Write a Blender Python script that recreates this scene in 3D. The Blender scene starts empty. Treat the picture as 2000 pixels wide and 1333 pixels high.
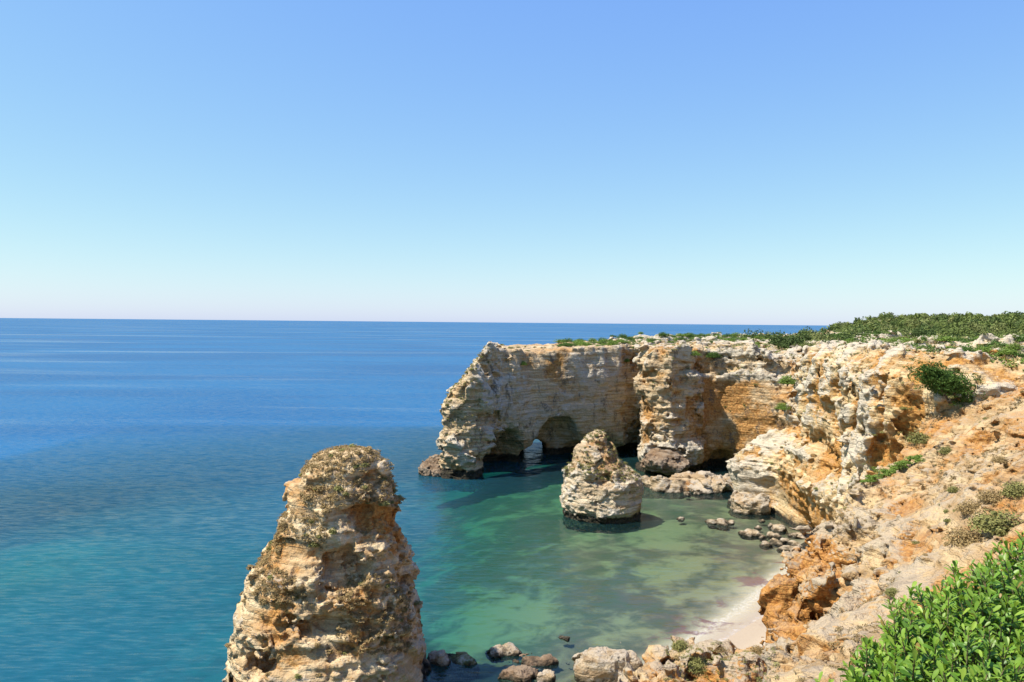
import bpy, math, random
import numpy as np
from mathutils import Vector, Matrix

# ------------------------------------------------------------------ camera, sky, sun, exposure
scene = bpy.context.scene
COL = scene.collection
FPX = 1444.0                       # focal length in pixels of a 2000 px wide frame
CAMZ = 30.0
PITCH = math.radians(-1.45)
ROLL = math.radians(0.52)

cam_data = bpy.data.cameras.new('camera')
cam_data.sensor_width = 36.0
cam_data.lens = 36.0 * FPX / 2000.0
cam_data.clip_start = 0.1
cam_data.clip_end = 120000.0
cam = bpy.data.objects.new('camera', cam_data)
COL.objects.link(cam)
CAM_ROT = (Matrix.Rotation(math.radians(90) + PITCH, 4, 'X') @ Matrix.Rotation(ROLL, 4, 'Z'))
cam.matrix_world = Matrix.Translation((0, 0, CAMZ)) @ CAM_ROT
scene.camera = cam

SUN_AZ = math.radians(-105)         # clockwise from +Y (view direction); negative = left
SUN_EL = math.radians(60)
world = bpy.data.worlds.new('World')
scene.world = world
world.use_nodes = True
wn, wl = world.node_tree.nodes, world.node_tree.links
wn.clear()
sky = wn.new('ShaderNodeTexSky')
sky.sky_type = 'NISHITA'
sky.sun_disc = False
sky.sun_elevation = SUN_EL
sky.sun_rotation = SUN_AZ
sky.altitude = 30
sky.air_density = 1.25
sky.dust_density = 0.3
sky.ozone_density = 0.5
bg = wn.new('ShaderNodeBackground')
bg.inputs['Strength'].default_value = 0.11
wo = wn.new('ShaderNodeOutputWorld')
# the photograph's soft response to the bright sky, channel by channel
sep = wn.new('ShaderNodeSeparateColor'); com = wn.new('ShaderNodeCombineColor')
wl.new(sky.outputs[0], sep.inputs[0])
for i, (g, k_) in enumerate(((0.85, 0.735), (0.75, 1.13), (0.10, 4.37))):
    pw = wn.new('ShaderNodeMath'); pw.operation = 'POWER'; pw.inputs[1].default_value = g
    ml = wn.new('ShaderNodeMath'); ml.operation = 'MULTIPLY'; ml.inputs[1].default_value = k_
    wl.new(sep.outputs[i], pw.inputs[0]); wl.new(pw.outputs[0], ml.inputs[0]); wl.new(ml.outputs[0], com.inputs[i])
wl.new(com.outputs[0], bg.inputs[0])
wl.new(bg.outputs[0], wo.inputs[0])

sun_data = bpy.data.lights.new('sun', 'SUN')
sun_data.energy = 5.0
sun_data.angle = math.radians(0.53)
sun_data.color = (1.0, 0.93, 0.82)
sun = bpy.data.objects.new('sun', sun_data)
COL.objects.link(sun)
SUN_DIR = Vector((math.sin(SUN_AZ) * math.cos(SUN_EL), math.cos(SUN_AZ) * math.cos(SUN_EL), math.sin(SUN_EL)))
sun.rotation_euler = SUN_DIR.to_track_quat('Z', 'Y').to_euler()

scene.view_settings.view_transform = 'Standard'
scene.view_settings.look = 'None'
scene.view_settings.exposure = 0.75
scene.view_settings.gamma = 1.0
scene.cycles.max_bounces = 6
scene.cycles.transparent_max_bounces = 12
scene.cycles.caustics_reflective = False
scene.cycles.caustics_refractive = False
scene.cycles.sample_clamp_indirect = 6.0
scene.cycles.use_denoising = True

rng = np.random.default_rng(7)
random.seed(7)

# ------------------------------------------------------------------ helpers: projection
CR = np.array(CAM_ROT.to_3x3())
def P(u, v, D):
    """world point seen at photo pixel (u, v), D metres ahead (world y)"""
    d = CR @ np.array([(u - 1000) / FPX, -(v - 666.5) / FPX, -1.0])
    return np.array([0, 0, CAMZ]) + d * (D / d[1])
def W(u, v, z=0.0):
    """point of the horizontal plane z seen at photo pixel (u, v)"""
    d = CR @ np.array([(u - 1000) / FPX, -(v - 666.5) / FPX, -1.0])
    return np.array([0, 0, CAMZ]) + d * ((z - CAMZ) / d[2])
def project(p):
    q = (p - np.array([0, 0, CAMZ])) @ CR
    return 1000 + FPX * q[:, 0] / -q[:, 2], 666.5 - FPX * q[:, 1] / -q[:, 2], -q[:, 2]

# ------------------------------------------------------------------ helpers: noise, fields, meshing
TAB = rng.random((64, 64, 64), dtype=np.float32).ravel() * 2 - 1
def vn(x, y, z):
    """smooth lattice noise in about -1..1, any array shape"""
    xf = np.floor(x); yf = np.floor(y); zf = np.floor(z)
    fx = (x - xf).astype(np.float32); fy = (y - yf).astype(np.float32); fz = (z - zf).astype(np.float32)
    xi = xf.astype(np.int32) & 63; yi = yf.astype(np.int32) & 63; zi = zf.astype(np.int32) & 63
    fx = fx * fx * (3 - 2 * fx); fy = fy * fy * (3 - 2 * fy); fz = fz * fz * (3 - 2 * fz)
    x0 = xi << 12; x1 = ((xi + 1) & 63) << 12
    y0 = yi << 6; y1 = ((yi + 1) & 63) << 6
    z0 = zi; z1 = (zi + 1) & 63
    def L(a, b, t): return a + (b - a) * t
    a = L(L(TAB[x0 + y0 + z0], TAB[x1 + y0 + z0], fx), L(TAB[x0 + y1 + z0], TAB[x1 + y1 + z0], fx), fy)
    b = L(L(TAB[x0 + y0 + z1], TAB[x1 + y0 + z1], fx), L(TAB[x0 + y1 + z1], TAB[x1 + y1 + z1], fx), fy)
    return L(a, b, fz)
def noise(x, y, z, s, seed=0.0, sz=None):
    """one octave at wavelength s metres, on rotated axes"""
    k = 1.0 / s; kz = 1.0 / (sz or s)
    X = (0.83 * x + 0.55 * y) * k + seed * 7.31
    Y = (-0.53 * x + 0.81 * y + 0.2 * z) * k + seed * 3.77
    Z = (z + 0.15 * x - 0.09 * y) * kz + seed * 5.13
    return vn(X, Y, Z)

def sstep(a, b, x):
    t = np.clip((x - a) / (b - a), 0, 1)
    return t * t * (3 - 2 * t)
def smin(a, b, k):
    h = np.clip(0.5 + 0.5 * (b - a) / k, 0, 1)
    return b + (a - b) * h - k * h * (1 - h)
def smax(a, b, k): return -smin(-a, -b, k)
def poly_sd(x, y, pts):
    """signed distance to a closed plan polygon (negative inside)"""
    d = np.full(x.shape, 1e9); inside = np.zeros(x.shape, bool)
    n = len(pts)
    for i in range(n):
        ax, ay = pts[i]; bx, by = pts[(i + 1) % n]
        ex, ey = bx - ax, by - ay
        wx, wy = x - ax, y - ay
        t = np.clip((wx * ex + wy * ey) / (ex * ex + ey * ey), 0, 1)
        d = np.minimum(d, (wx - t * ex) ** 2 + (wy - t * ey) ** 2)
        c = ((ay <= y) & (by > y)) | ((by <= y) & (ay > y))
        with np.errstate(divide='ignore', invalid='ignore'):
            xc = ax + (y - ay) / (ey if ey != 0 else 1e-9) * ex
        inside ^= c & (x < xc)
    d = np.sqrt(d)
    return np.where(inside, -d, d)
def ellipsoid(x, y, z, c, r):
    q = np.sqrt(((x - c[0]) / r[0]) ** 2 + ((y - c[1]) / r[1]) ** 2 + ((z - c[2]) / r[2]) ** 2)
    return (q - 1) * min(r)
def capsule(x, y, z, a, b, r):
    a = np.array(a, float); b = np.array(b, float); e = b - a
    t = np.clip(((x - a[0]) * e[0] + (y - a[1]) * e[1] + (z - a[2]) * e[2]) / (e @ e), 0, 1)
    return np.sqrt((x - a[0] - t * e[0]) ** 2 + (y - a[1] - t * e[1]) ** 2 + (z - a[2] - t * e[2]) ** 2) - r

def upsample(A, s):
    for ax in range(3):
        n = A.shape[ax]
        A = np.moveaxis(A, ax, 0)
        out = np.empty(((n - 1) * s + 1,) + A.shape[1:], np.float32)
        for i in range(s):
            t = np.float32(i / s)
            out[i:(n - 1) * s:s] = A[:-1] * (1 - t) + A[1:] * t
        out[-1] = A[-1]
        A = np.moveaxis(out, 0, ax)
    return np.ascontiguousarray(A)

def surface_nets(F, R, org, h):
    s = F < 0
    c = np.zeros(tuple(n - 1 for n in F.shape), np.uint8)
    offs = [(i, j, k) for i in (0, 1) for j in (0, 1) for k in (0, 1)]
    n0, n1, n2 = c.shape
    for (i, j, k) in offs:
        c += s[i:i + n0, j:j + n1, k:k + n2]
    act = (c > 0) & (c < 8)
    ii, jj, kk = np.nonzero(act)
    idx = np.full(c.shape, -1, np.int32)
    idx[ii, jj, kk] = np.arange(len(ii), dtype=np.int32)
    vals = {o: F[ii + o[0], jj + o[1], kk + o[2]] for o in offs}
    acc = np.zeros((len(ii), 3), np.float32); cnt = np.zeros(len(ii), np.float32)
    for a in offs:
        for ax in range(3):
            if a[ax]: continue
            b = list(a); b[ax] = 1; b = tuple(b)
            va, vb = vals[a], vals[b]
            m = (va < 0) != (vb < 0)
            t = np.where(m, va / np.where(m, va - vb, 1), 0).astype(np.float32)
            for q in range(3):
                acc[:, q] += np.where(m, a[q] + (t if q == ax else 0), 0)
            cnt += m
    acc /= cnt[:, None]
    V = (acc + np.stack([ii, jj, kk], 1)) * h + np.array(org)
    rec = R[ii, jj, kk]
    quads = []
    for ax in range(3):
        sl0 = [slice(1, -1)] * 3; sl1 = [slice(1, -1)] * 3
        sl0[ax] = slice(0, -1); sl1[ax] = slice(1, None)
        A, B = s[tuple(sl0)], s[tuple(sl1)]
        e = np.nonzero(A != B)
        p = [e[q] + (0 if q == ax else 1) for q in range(3)]
        b, d = [(1, 2), (2, 0), (0, 1)][ax]
        def cell(db, dd):
            r = list(p); r[b] = r[b] + db; r[d] = r[d] + dd
            return idx[r[0], r[1], r[2]]
        q = np.stack([cell(-1, -1), cell(0, -1), cell(0, 0), cell(-1, 0)], 1)
        flip = ~A[e]
        q[flip] = q[flip][:, ::-1]
        quads.append(q)
    return V, np.concatenate(quads), rec

def add_mesh(name, V, Q, mat=None, parent=None, smooth=True, attrs=None):
    me = bpy.data.meshes.new(name)
    V = np.asarray(V, np.float32); Q = np.asarray(Q, np.int32)
    k = Q.shape[1]
    me.vertices.add(len(V)); me.vertices.foreach_set('co', V.ravel())
    me.loops.add(Q.size); me.loops.foreach_set('vertex_index', Q.ravel())
    me.polygons.add(len(Q)); me.polygons.foreach_set('loop_start', np.arange(0, Q.size, k, dtype=np.int32))
    me.polygons.foreach_set('use_smooth', np.full(len(Q), smooth))
    for nm, a in (attrs or {}).items():
        a = np.asarray(a, np.float32)
        if a.ndim == 1:
            at = me.attributes.new(nm, 'FLOAT', 'POINT'); at.data.foreach_set('value', a)
        else:
            at = me.attributes.new(nm, 'FLOAT_COLOR', 'POINT')
            at.data.foreach_set('color', np.concatenate([a, np.ones((len(a), 1), np.float32)], 1).ravel())
    me.update(calc_edges=True)
    if mat: me.materials.append(mat)
    ob = bpy.data.objects.new(name, me)
    COL.objects.link(ob)
    if parent: ob.parent = parent
    return ob

def tag(o, label, cat=None, group=None, kind=None):
    o['label'] = label
    if cat: o['category'] = cat
    if group: o['group'] = group
    if kind: o['kind'] = kind
    return o
def empty(name, loc=(0, 0, 0)):
    o = bpy.data.objects.new(name, None); o.location = loc
    o.empty_display_size = 0.2
    COL.objects.link(o); return o

def rock_body(name, lo, hi, h, base, disp, mat, stride=4, band=2.2, fine=None, fineband=0.6, stain=None):
    """mesh a solid given by a smooth field plus layered relief"""
    lo = np.array(lo, float)
    n = [int(math.ceil((hi[i] - lo[i]) / (h * stride))) + 1 for i in range(3)]
    ax = [lo[i] + np.arange(n[i]) * h * stride for i in range(3)]
    X, Y, Z = np.meshgrid(*ax, indexing='ij')
    F = upsample(base(X, Y, Z).astype(np.float32), stride)
    R = np.zeros(F.shape, np.float32)
    def pts(m):
        i, j, k = np.nonzero(m)
        return (i, j, k), (lo[0] + i * h).astype(np.float32), (lo[1] + j * h).astype(np.float32), (lo[2] + k * h).astype(np.float32)
    e, x, y, z = pts(np.abs(F) < band)
    r = disp(x, y, z).astype(np.float32)
    F[e] -= r; R[e] = r
    if fine:
        e, x, y, z = pts(np.abs(F) < fineband)
        r = fine(x, y, z).astype(np.float32)
        F[e] -= r; R[e] += r
    for a in range(3):
        F[tuple(slice(None) if q != a else 0 for q in range(3))] = 1
        F[tuple(slice(None) if q != a else -1 for q in range(3))] = 1
    V, Q, rec = surface_nets(F, R, lo, h)
    st = stain(V[:, 0], V[:, 1], V[:, 2]) if stain else np.zeros(len(V))
    return add_mesh(name, V, Q, mat, attrs={'relief': rec, 'stain': st})

# ------------------------------------------------------------------ materials
class NT:
    def __init__(self, name):
        self.m = bpy.data.materials.new(name); self.m.use_nodes = True
        self.n = self.m.node_tree.nodes; self.l = self.m.node_tree.links
        self.n.clear()
        self.out = self.n.new('ShaderNodeOutputMaterial')
    def set(self, sock, v):
        if hasattr(v, 'node') or isinstance(v, bpy.types.NodeSocket): self.l.new(v, sock)
        else:
            if isinstance(v, tuple) and len(v) == 3 and sock.type == 'RGBA': v = v + (1,)
            sock.default_value = v
    def node(self, t, out=0, **kw):
        nd = self.n.new('ShaderNode' + t)
        ins = kw.pop('ins', {})
        for k, v in kw.items(): setattr(nd, k, v)
        for k, v in ins.items(): self.set(nd.inputs[k], v)
        return nd.outputs[out]
    def math(self, op, a, b=0.0, c=0.0, clamp=False):
        nd = self.n.new('ShaderNodeMath'); nd.operation = op; nd.use_clamp = clamp
        self.set(nd.inputs[0], a); self.set(nd.inputs[1], b); self.set(nd.inputs[2], c)
        return nd.outputs[0]
    def ramp(self, v, a, b, lo=0.0, hi=1.0):
        nd = self.n.new('ShaderNodeMapRange'); nd.interpolation_type = 'SMOOTHSTEP'
        self.set(nd.inputs[0], v)
        for i, q in enumerate((a, b, lo, hi)): self.set(nd.inputs[1 + i], q)
        return nd.outputs[0]
    def mix(self, f, a, b, mode='MIX'):
        nd = self.n.new('ShaderNodeMix'); nd.data_type = 'RGBA'; nd.blend_type = mode
        self.set(nd.inputs[0], f); self.set(nd.inputs[6], a); self.set(nd.inputs[7], b)
        return nd.outputs[2]
    def noise(self, vec, scale, detail=4.0, rough=0.55, dist=0.0):
        return self.node('TexNoise', ins={'Vector': vec, 'Scale': scale, 'Detail': detail, 'Roughness': rough, 'Distortion': dist})
    def scaled(self, vec, s, off=(0, 0, 0)):
        nd = self.n.new('ShaderNodeMapping'); self.l.new(vec, nd.inputs[0])
        nd.inputs['Location'].default_value = off; nd.inputs['Scale'].default_value = s
        return nd.outputs[0]
    def pos(self): return self.node('NewGeometry')
    def sep(self, v, i): return self.node('SeparateXYZ', out=i, ins={0: v})

def rock_material(name, cream, orange, crust, orange_bias=0.0, crust_bias=0.0, lichen=0.5, tide=1.6, bump=1.0, dirt=0.5, scale=1.0, lich=0.55):
    t = NT(name)
    geo = t.n.new('ShaderNodeNewGeometry'); p = geo.outputs['Position']
    nz = t.sep(geo.outputs['Normal'], 2); pz = t.sep(p, 2)
    rel = t.node('Attribute', out=2, attribute_name='relief')
    big = t.noise(p, 0.16 * scale, 3, 0.5)
    mid = t.noise(t.scaled(p, (1, 1, 1.7), (5, 3, 1)), 0.62 * scale, 5, 0.6)
    fine = t.noise(p, 3.2 * scale, 6, 0.65)
    grit = t.noise(p, 11.0 * scale, 4, 0.7)
    # thin beds: noise squeezed flat in z
    bed = t.noise(t.scaled(p, (0.10, 0.10, 2.3)), 1.0, 4, 0.6, 0.3)
    bed2 = t.noise(t.scaled(p, (0.05, 0.05, 0.62), (9, 1, 4)), 1.0, 3, 0.5, 0.4)
    col = t.mix(t.ramp(bed, 0.40, 0.60), cream, tuple(c * f for c, f in zip(cream, (0.66, 0.59, 0.52))))
    col = t.mix(t.math('MULTIPLY', t.ramp(bed2, 0.48, 0.7), 0.55), col, tuple(0.5 * a + 0.5 * b for a, b in zip(cream, orange)))
    # orange iron-stained stone, mostly in hollows where the crust has fallen off
    of = t.math('ADD', t.math('ADD', big, t.math('MULTIPLY', mid, 0.55)), t.math('MULTIPLY', rel, -0.16))
    stn = t.node('Attribute', out=2, attribute_name='stain')
    of = t.ramp(t.math('ADD', t.math('ADD', of, orange_bias), stn), 0.74, 0.98)
    oc = t.mix(t.ramp(fine, 0.35, 0.65), orange, tuple(c * f for c, f in zip(orange, (0.62, 0.5, 0.42))))
    col = t.mix(of, col, oc)
    # pale grey weathered crust on the proud parts
    cf = t.math('ADD', t.math('MULTIPLY', rel, 0.34), t.math('MULTIPLY', mid, 0.9))
    cf = t.math('ADD', cf, t.math('MULTIPLY', fine, 0.45))
    cf = t.ramp(t.math('SUBTRACT', t.math('ADD', cf, crust_bias), t.math('MAXIMUM', stn, 0.0)), 0.66, 0.9)
    cc = t.mix(t.ramp(grit, 0.35, 0.68), crust, tuple(c * 0.66 for c in crust))
    col = t.mix(t.math('MULTIPLY', cf, 0.9), col, cc)
    # dusty earth on ledges
    if dirt > 0:
        df = t.math('MULTIPLY', t.ramp(nz, 0.55, 0.9), t.ramp(mid, 0.36, 0.6))
        col = t.mix(t.math('MULTIPLY', df, dirt), col, (0.46, 0.335, 0.20))
    # grey-black lichen blotches and streaks
    if lichen > 0:
        lic = t.noise(t.scaled(p, (1, 1, 0.55), (2, 7, 0)), 0.5 * scale, 6, 0.68)
        lf = t.math('MULTIPLY', t.ramp(lic, lich, lich + 0.11), t.ramp(fine, 0.34, 0.56))
        col = t.mix(t.math('MULTIPLY', lf, lichen), col, (0.11, 0.10, 0.085))
    # grain
    col = t.mix(0.42, col, t.mix(t.ramp(grit, 0.25, 0.7), (0.45, 0.42, 0.39), (1.0, 1.0, 1.0)), 'MULTIPLY')
    # wet, weed-covered tidal belt
    if tide > 0:
        tl = t.math('ADD', pz, t.math('MULTIPLY', t.math('SUBTRACT', mid, 0.5), 1.6))
        col = t.mix(t.ramp(tl, tide - 0.25, tide + 0.35, 1.0, 0.0), col, t.mix(t.ramp(fine, 0.4, 0.62), (0.018, 0.016, 0.013), (0.06, 0.05, 0.03)))
    vor = t.node('TexVoronoi', ins={'Vector': p, 'Scale': 2.3 * scale, 'Detail': 2.0})
    hgt = t.math('ADD', t.math('MULTIPLY', fine, 0.55), t.math('MULTIPLY', grit, 0.16))
    hgt = t.math('ADD', hgt, t.math('MULTIPLY', vor, 0.30))
    hgt = t.math('ADD', hgt, t.math('MULTIPLY', bed, 0.5))
    hgt = t.math('ADD', hgt, t.math('MULTIPLY', t.ramp(bed, 0.47, 0.53), 0.16))
    bn = t.node('Bump', ins={'Height': hgt, 'Strength': 1.0 * bump, 'Distance': 0.5 / scale})
    bs = t.node('BsdfPrincipled', ins={'Base Color': col, 'Roughness': 0.92, 'Specular IOR Level': 0.2, 'Normal': bn})
    t.l.new(bs, t.out.inputs[0])
    return t.m

def leaf_material(name, ca, cb, rough=0.55, transl=0.25, spec=0.3, cc=None):
    t = NT(name)
    geo = t.n.new('ShaderNodeNewGeometry')
    r = geo.outputs['Random Per Island']
    big = t.noise(geo.outputs['Position'], 0.9, 2)
    f = t.math('ADD', t.math('MULTIPLY', r, 0.7), t.math('MULTIPLY', t.math('SUBTRACT', big, 0.5), 0.9), clamp=True)
    col = t.mix(f, ca, cb)
    if cc:
        col = t.mix(t.ramp(r, 0.82, 0.9), col, cc)
    bs = t.node('BsdfPrincipled', ins={'Base Color': col, 'Roughness': rough, 'Specular IOR Level': spec})
    tr = t.node('BsdfTranslucent', ins={'Color': col})
    mx = t.node('MixShader', ins={0: transl, 1: bs, 2: tr})
    t.l.new(mx, t.out.inputs[0])
    return t.m

def plain_material(name, ca, cb, scale=3.0, rough=0.9):
    t = NT(name)
    p = t.n.new('ShaderNodeNewGeometry').outputs['Position']
    n = t.noise(p, scale, 5)
    bs = t.node('BsdfPrincipled', ins={'Base Color': t.mix(t.ramp(n, 0.35, 0.65), ca, cb), 'Roughness': rough,
                                       'Normal': t.node('Bump', ins={'Height': n, 'Strength': 0.5, 'Distance': 0.1})})
    t.l.new(bs, t.out.inputs[0])
    return t.m

M_ARCH = rock_material('arch_limestone', (0.62, 0.49, 0.31), (0.50, 0.285, 0.10), (0.64, 0.575, 0.46), -0.03, 0.0, 0.8, 1.6, 0.9, 0.3, 0.8, 0.53)
M_MID = rock_material('ochre_limestone', (0.69, 0.54, 0.31), (0.56, 0.305, 0.09), (0.65, 0.575, 0.45), 0.035, 0.0, 0.45, 0.7, 0.85, 0.3, 1.0, 0.56)
M_NEAR = rock_material('crumbling_limestone', (0.60, 0.44, 0.24), (0.55, 0.28, 0.08), (0.55, 0.455, 0.325), 0.045, -0.03, 0.5, 0.3, 1.0, 0.4, 1.3)
M_STACK = rock_material('stack_limestone', (0.69, 0.545, 0.33), (0.54, 0.29, 0.09), (0.64, 0.57, 0.45), -0.02, 0.0, 0.45, 0.6, 0.8, 0.4, 1.2)
M_SMALL = rock_material('pale_limestone', (0.60, 0.50, 0.345), (0.46, 0.28, 0.125), (0.64, 0.58, 0.48), -0.10, 0.05, 0.5, 1.0, 0.9, 0.3)
M_MOSS = rock_material('mossy_limestone', (0.40, 0.36, 0.20), (0.16, 0.20, 0.04), (0.55, 0.50, 0.40), 0.12, -0.05, 0.5, 0.2, 0.9, 0.0, 1.6)
M_BOULDER = rock_material('boulder_limestone', (0.46, 0.36, 0.23), (0.42, 0.24, 0.10), (0.52, 0.46, 0.37), -0.15, 0.08, 0.5, 0.25, 0.9, 0.2, 1.6)
M_DARKROCK = rock_material('weedy_rock', (0.26, 0.19, 0.13), (0.24, 0.14, 0.07), (0.33, 0.27, 0.21), -0.15, -0.05, 0.6, 0.1, 1.0, 0.2, 1.6)

# ------------------------------------------------------------------ seabed, beach, sea
SHORE = [(-5, 37), (3, 48), (10, 58.5), (14.4, 63.5), (19.8, 68.8), (26.4, 75.6), (31.6, 82.8), (36.5, 89.0), (41, 95.5), (48, 106)]
def shore_dist(x, y):
    """distance to the shoreline, positive seaward"""
    d = np.full(x.shape, 1e9); sg = np.zeros(x.shape)
    for (ax, ay), (bx, by) in zip(SHORE[:-1], SHORE[1:]):
        ex, ey = bx - ax, by - ay
        t = np.clip(((x - ax) * ex + (y - ay) * ey) / (ex * ex + ey * ey), 0, 1)
        dd = np.hypot(x - ax - t * ex, y - ay - t * ey)
        side = (ex * (y - ay) - ey * (x - ax))
        m = dd < d
        sg = np.where(m, np.sign(side), sg); d = np.where(m, dd, d)
    return d * sg
def bed_z(x, y):
    s = shore_dist(x, y)
    o = np.zeros_like(x)
    n = noise(x, y, o, 26, 3) * 0.6 + noise(x, y, o, 11, 4) * 0.3 + noise(x, y, o, 4, 5) * 0.12
    sea = np.maximum(s, 0)
    dep = 0.085 * np.minimum(sea, 14) + 0.04 * np.clip(sea - 14, 0, 60)
    # the inner cove stays shallow, the open side falls away
    cove = sstep(2, 24, x) * sstep(185, 150, y)
    dep = dep * (1 - 0.35 * cove)
    west = np.clip(6 - x, 0, 400)
    dep = dep + 0.09 * np.minimum(west, 20) + 0.16 * np.clip(west - 10, 0, 34) + 0.06 * np.clip(west - 60, 0, 300)
    dep = dep + 0.10 * np.clip(y - 150, 0, 300) * sstep(40, 0, x) 
    # a pale sand bar out in the open water
    for (cx, cy, rx, ry, a) in ((-68, 112, 26, 20, 0.55), (-58, 84, 16, 16, 0.5), (-30, 82, 12, 14, 0.25), (-2, 118, 9, 14, 0.2)):
        dep = dep * (1 - a * np.exp(-((x - cx) / rx) ** 2 - ((y - cy) / ry) ** 2))
    dep = dep + n * sstep(2, 16, sea) * (0.7 + 0.06 * dep)
    dep = np.maximum(dep, 0.02 * np.minimum(sea, 8))
    z = np.where(s > 0, -dep, -s * 0.075 + np.clip(-s - 12, 0, 30) * 0.05)
    return np.clip(z, -40, 3.2)

def stretch(a, b, step, far, g):
    c = list(np.arange(a, b, step)); s = step
    lo = [a]; hi = [c[-1]]
    while hi[-1] < far: s *= g; hi.append(hi[-1] + s)
    s = step
    while lo[-1] > -far: s *= g; lo.append(lo[-1] - s)
    return np.array(lo[:0:-1] + c + hi[1:])
gx = stretch(-130, 64, 0.8, 30000, 1.25); gy = stretch(30, 232, 0.8, 30000, 1.25)
GX, GY = np.meshgrid(gx, gy, indexing='ij')
BZ = bed_z(GX, GY)
# beyond the surveyed cove the bottom drops to deep water
far_d = np.maximum(np.maximum(-130 - GX, GX - 64), np.maximum(GY - 232, 30 - GY))
BZ = np.where(far_d > 0, np.minimum(BZ, -0.5) - sstep(0, 60, far_d) * (40 + BZ.clip(-40, 0)), BZ)
BZ = np.where((GX > 64) | (GY < 30), np.minimum(BZ, -0.5 - np.maximum(far_d, 0)).clip(-40), BZ)
V = np.stack([GX, GY, BZ], -1).reshape(-1, 3)
na, nb = GX.shape
I = np.arange(na * nb).reshape(na, nb)
Q = np.stack([I[:-1, :-1], I[1:, :-1], I[1:, 1:], I[:-1, 1:]], -1).reshape(-1, 4)
zc = V[Q, 2].mean(1)

def sand_material():
    t = NT('sand')
    p = t.n.new('ShaderNodeNewGeometry').outputs['Position']
    z = t.sep(p, 2)
    big = t.noise(p, 0.07, 5, 0.6, 0.6); mid = t.noise(p, 0.3, 6, 0.65, 0.4); fine = t.noise(p, 7, 5, 0.6)
    col = t.mix(t.ramp(fine, 0.3, 0.7), (0.47, 0.39, 0.285), (0.38, 0.31, 0.22))
    # weed and stone cover most of the bottom, sand shows between
    under = t.ramp(z, -0.36, -0.12, 1.0, 0.0)
    w = t.math('MULTIPLY', t.ramp(t.math('ADD', t.math('MULTIPLY', big, 0.6), t.math('MULTIPLY', mid, 0.5)), 0.45, 0.59, 0.05, 1.0), t.math('MULTIPLY', under, t.ramp(t.sep(p, 0), -50, -15, 0.35, 1.0)))
    col = t.mix(under, col, t.mix(t.ramp(t.sep(p, 0), -42, -18), (0.22, 0.20, 0.14), (0.165, 0.15, 0.07)))
    col = t.mix(t.math('MULTIPLY', w, 0.97), col, t.mix(t.ramp(mid, 0.4, 0.62), (0.075, 0.048, 0.032), (0.048, 0.05, 0.022)))
    # reddish weed washed along the edge of the beach
    edge = t.math('MULTIPLY', t.ramp(z, -0.55, -0.2), t.ramp(z, 0.0, 0.16, 1.0, 0.0))
    r = t.math('MULTIPLY', t.ramp(t.noise(p, 0.17, 6, 0.65, 0.6), 0.56, 0.63), edge)
    col = t.mix(t.math('MULTIPLY', r, 0.85), col, (0.13, 0.045, 0.042))
    # darker wet sand
    col = t.mix(t.math('MULTIPLY', t.ramp(z, 0.10, 0.34, 0.7, 0.0), t.ramp(z, -0.16, -0.02)), col, (0.30, 0.235, 0.17))
    bs = t.node('BsdfPrincipled', ins={'Base Color': col, 'Roughness': 0.9,
        'Normal': t.node('Bump', ins={'Height': fine, 'Strength': 0.4, 'Distance': 0.08})})
    t.l.new(bs, t.out.inputs[0]); return t.m
M_SAND = sand_material()
def sub_mesh(name, keep):
    q = Q[keep]; u, inv = np.unique(q, return_inverse=True)
    return add_mesh(name, V[u], inv.reshape(-1, 4), M_SAND)
tag(sub_mesh('seabed', zc <= 0.0), 'sandy seabed with weed patches seen through the clear shallow water', kind='structure')
tag(sub_mesh('beach', zc > 0.0), 'small pale sand beach at the foot of the ochre cliff', kind='structure')

sx = stretch(-130, 64, 1.0, 60000, 1.18); sy = stretch(30, 232, 1.0, 60000, 1.18); sy = sy[sy > -300]
SX, SY = np.meshgrid(sx, sy, indexing='ij')
inb = (SX > -129) & (SX < 63) & (SY > 31) & (SY < 231)
dep = np.where(inb, np.maximum(-bed_z(SX, SY), 0), 40)
fade = np.minimum(np.minimum(SX + 130, 64 - SX + 40), np.minimum(232 - SY, SY - 20))
dep = np.where(inb, dep + 30 * sstep(25, 0, np.minimum(SX + 129, 231 - SY)), 40)
# absorption per metre: clear blue water outside, greener inside the cove
cv = sstep(-22, 8, SX) * sstep(190, 150, SY)
kk = np.stack([np.full(SX.shape, 0.36), 0.115 - 0.015 * cv, 0.088 + 0.072 * cv], -1)
Tr = np.exp(-dep[..., None] * kk).reshape(-1, 3)
na, nb = SX.shape
I = np.arange(na * nb).reshape(na, nb)
SQ = np.stack([I[:-1, :-1], I[1:, :-1], I[1:, 1:], I[:-1, 1:]], -1).reshape(-1, 4)

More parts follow.
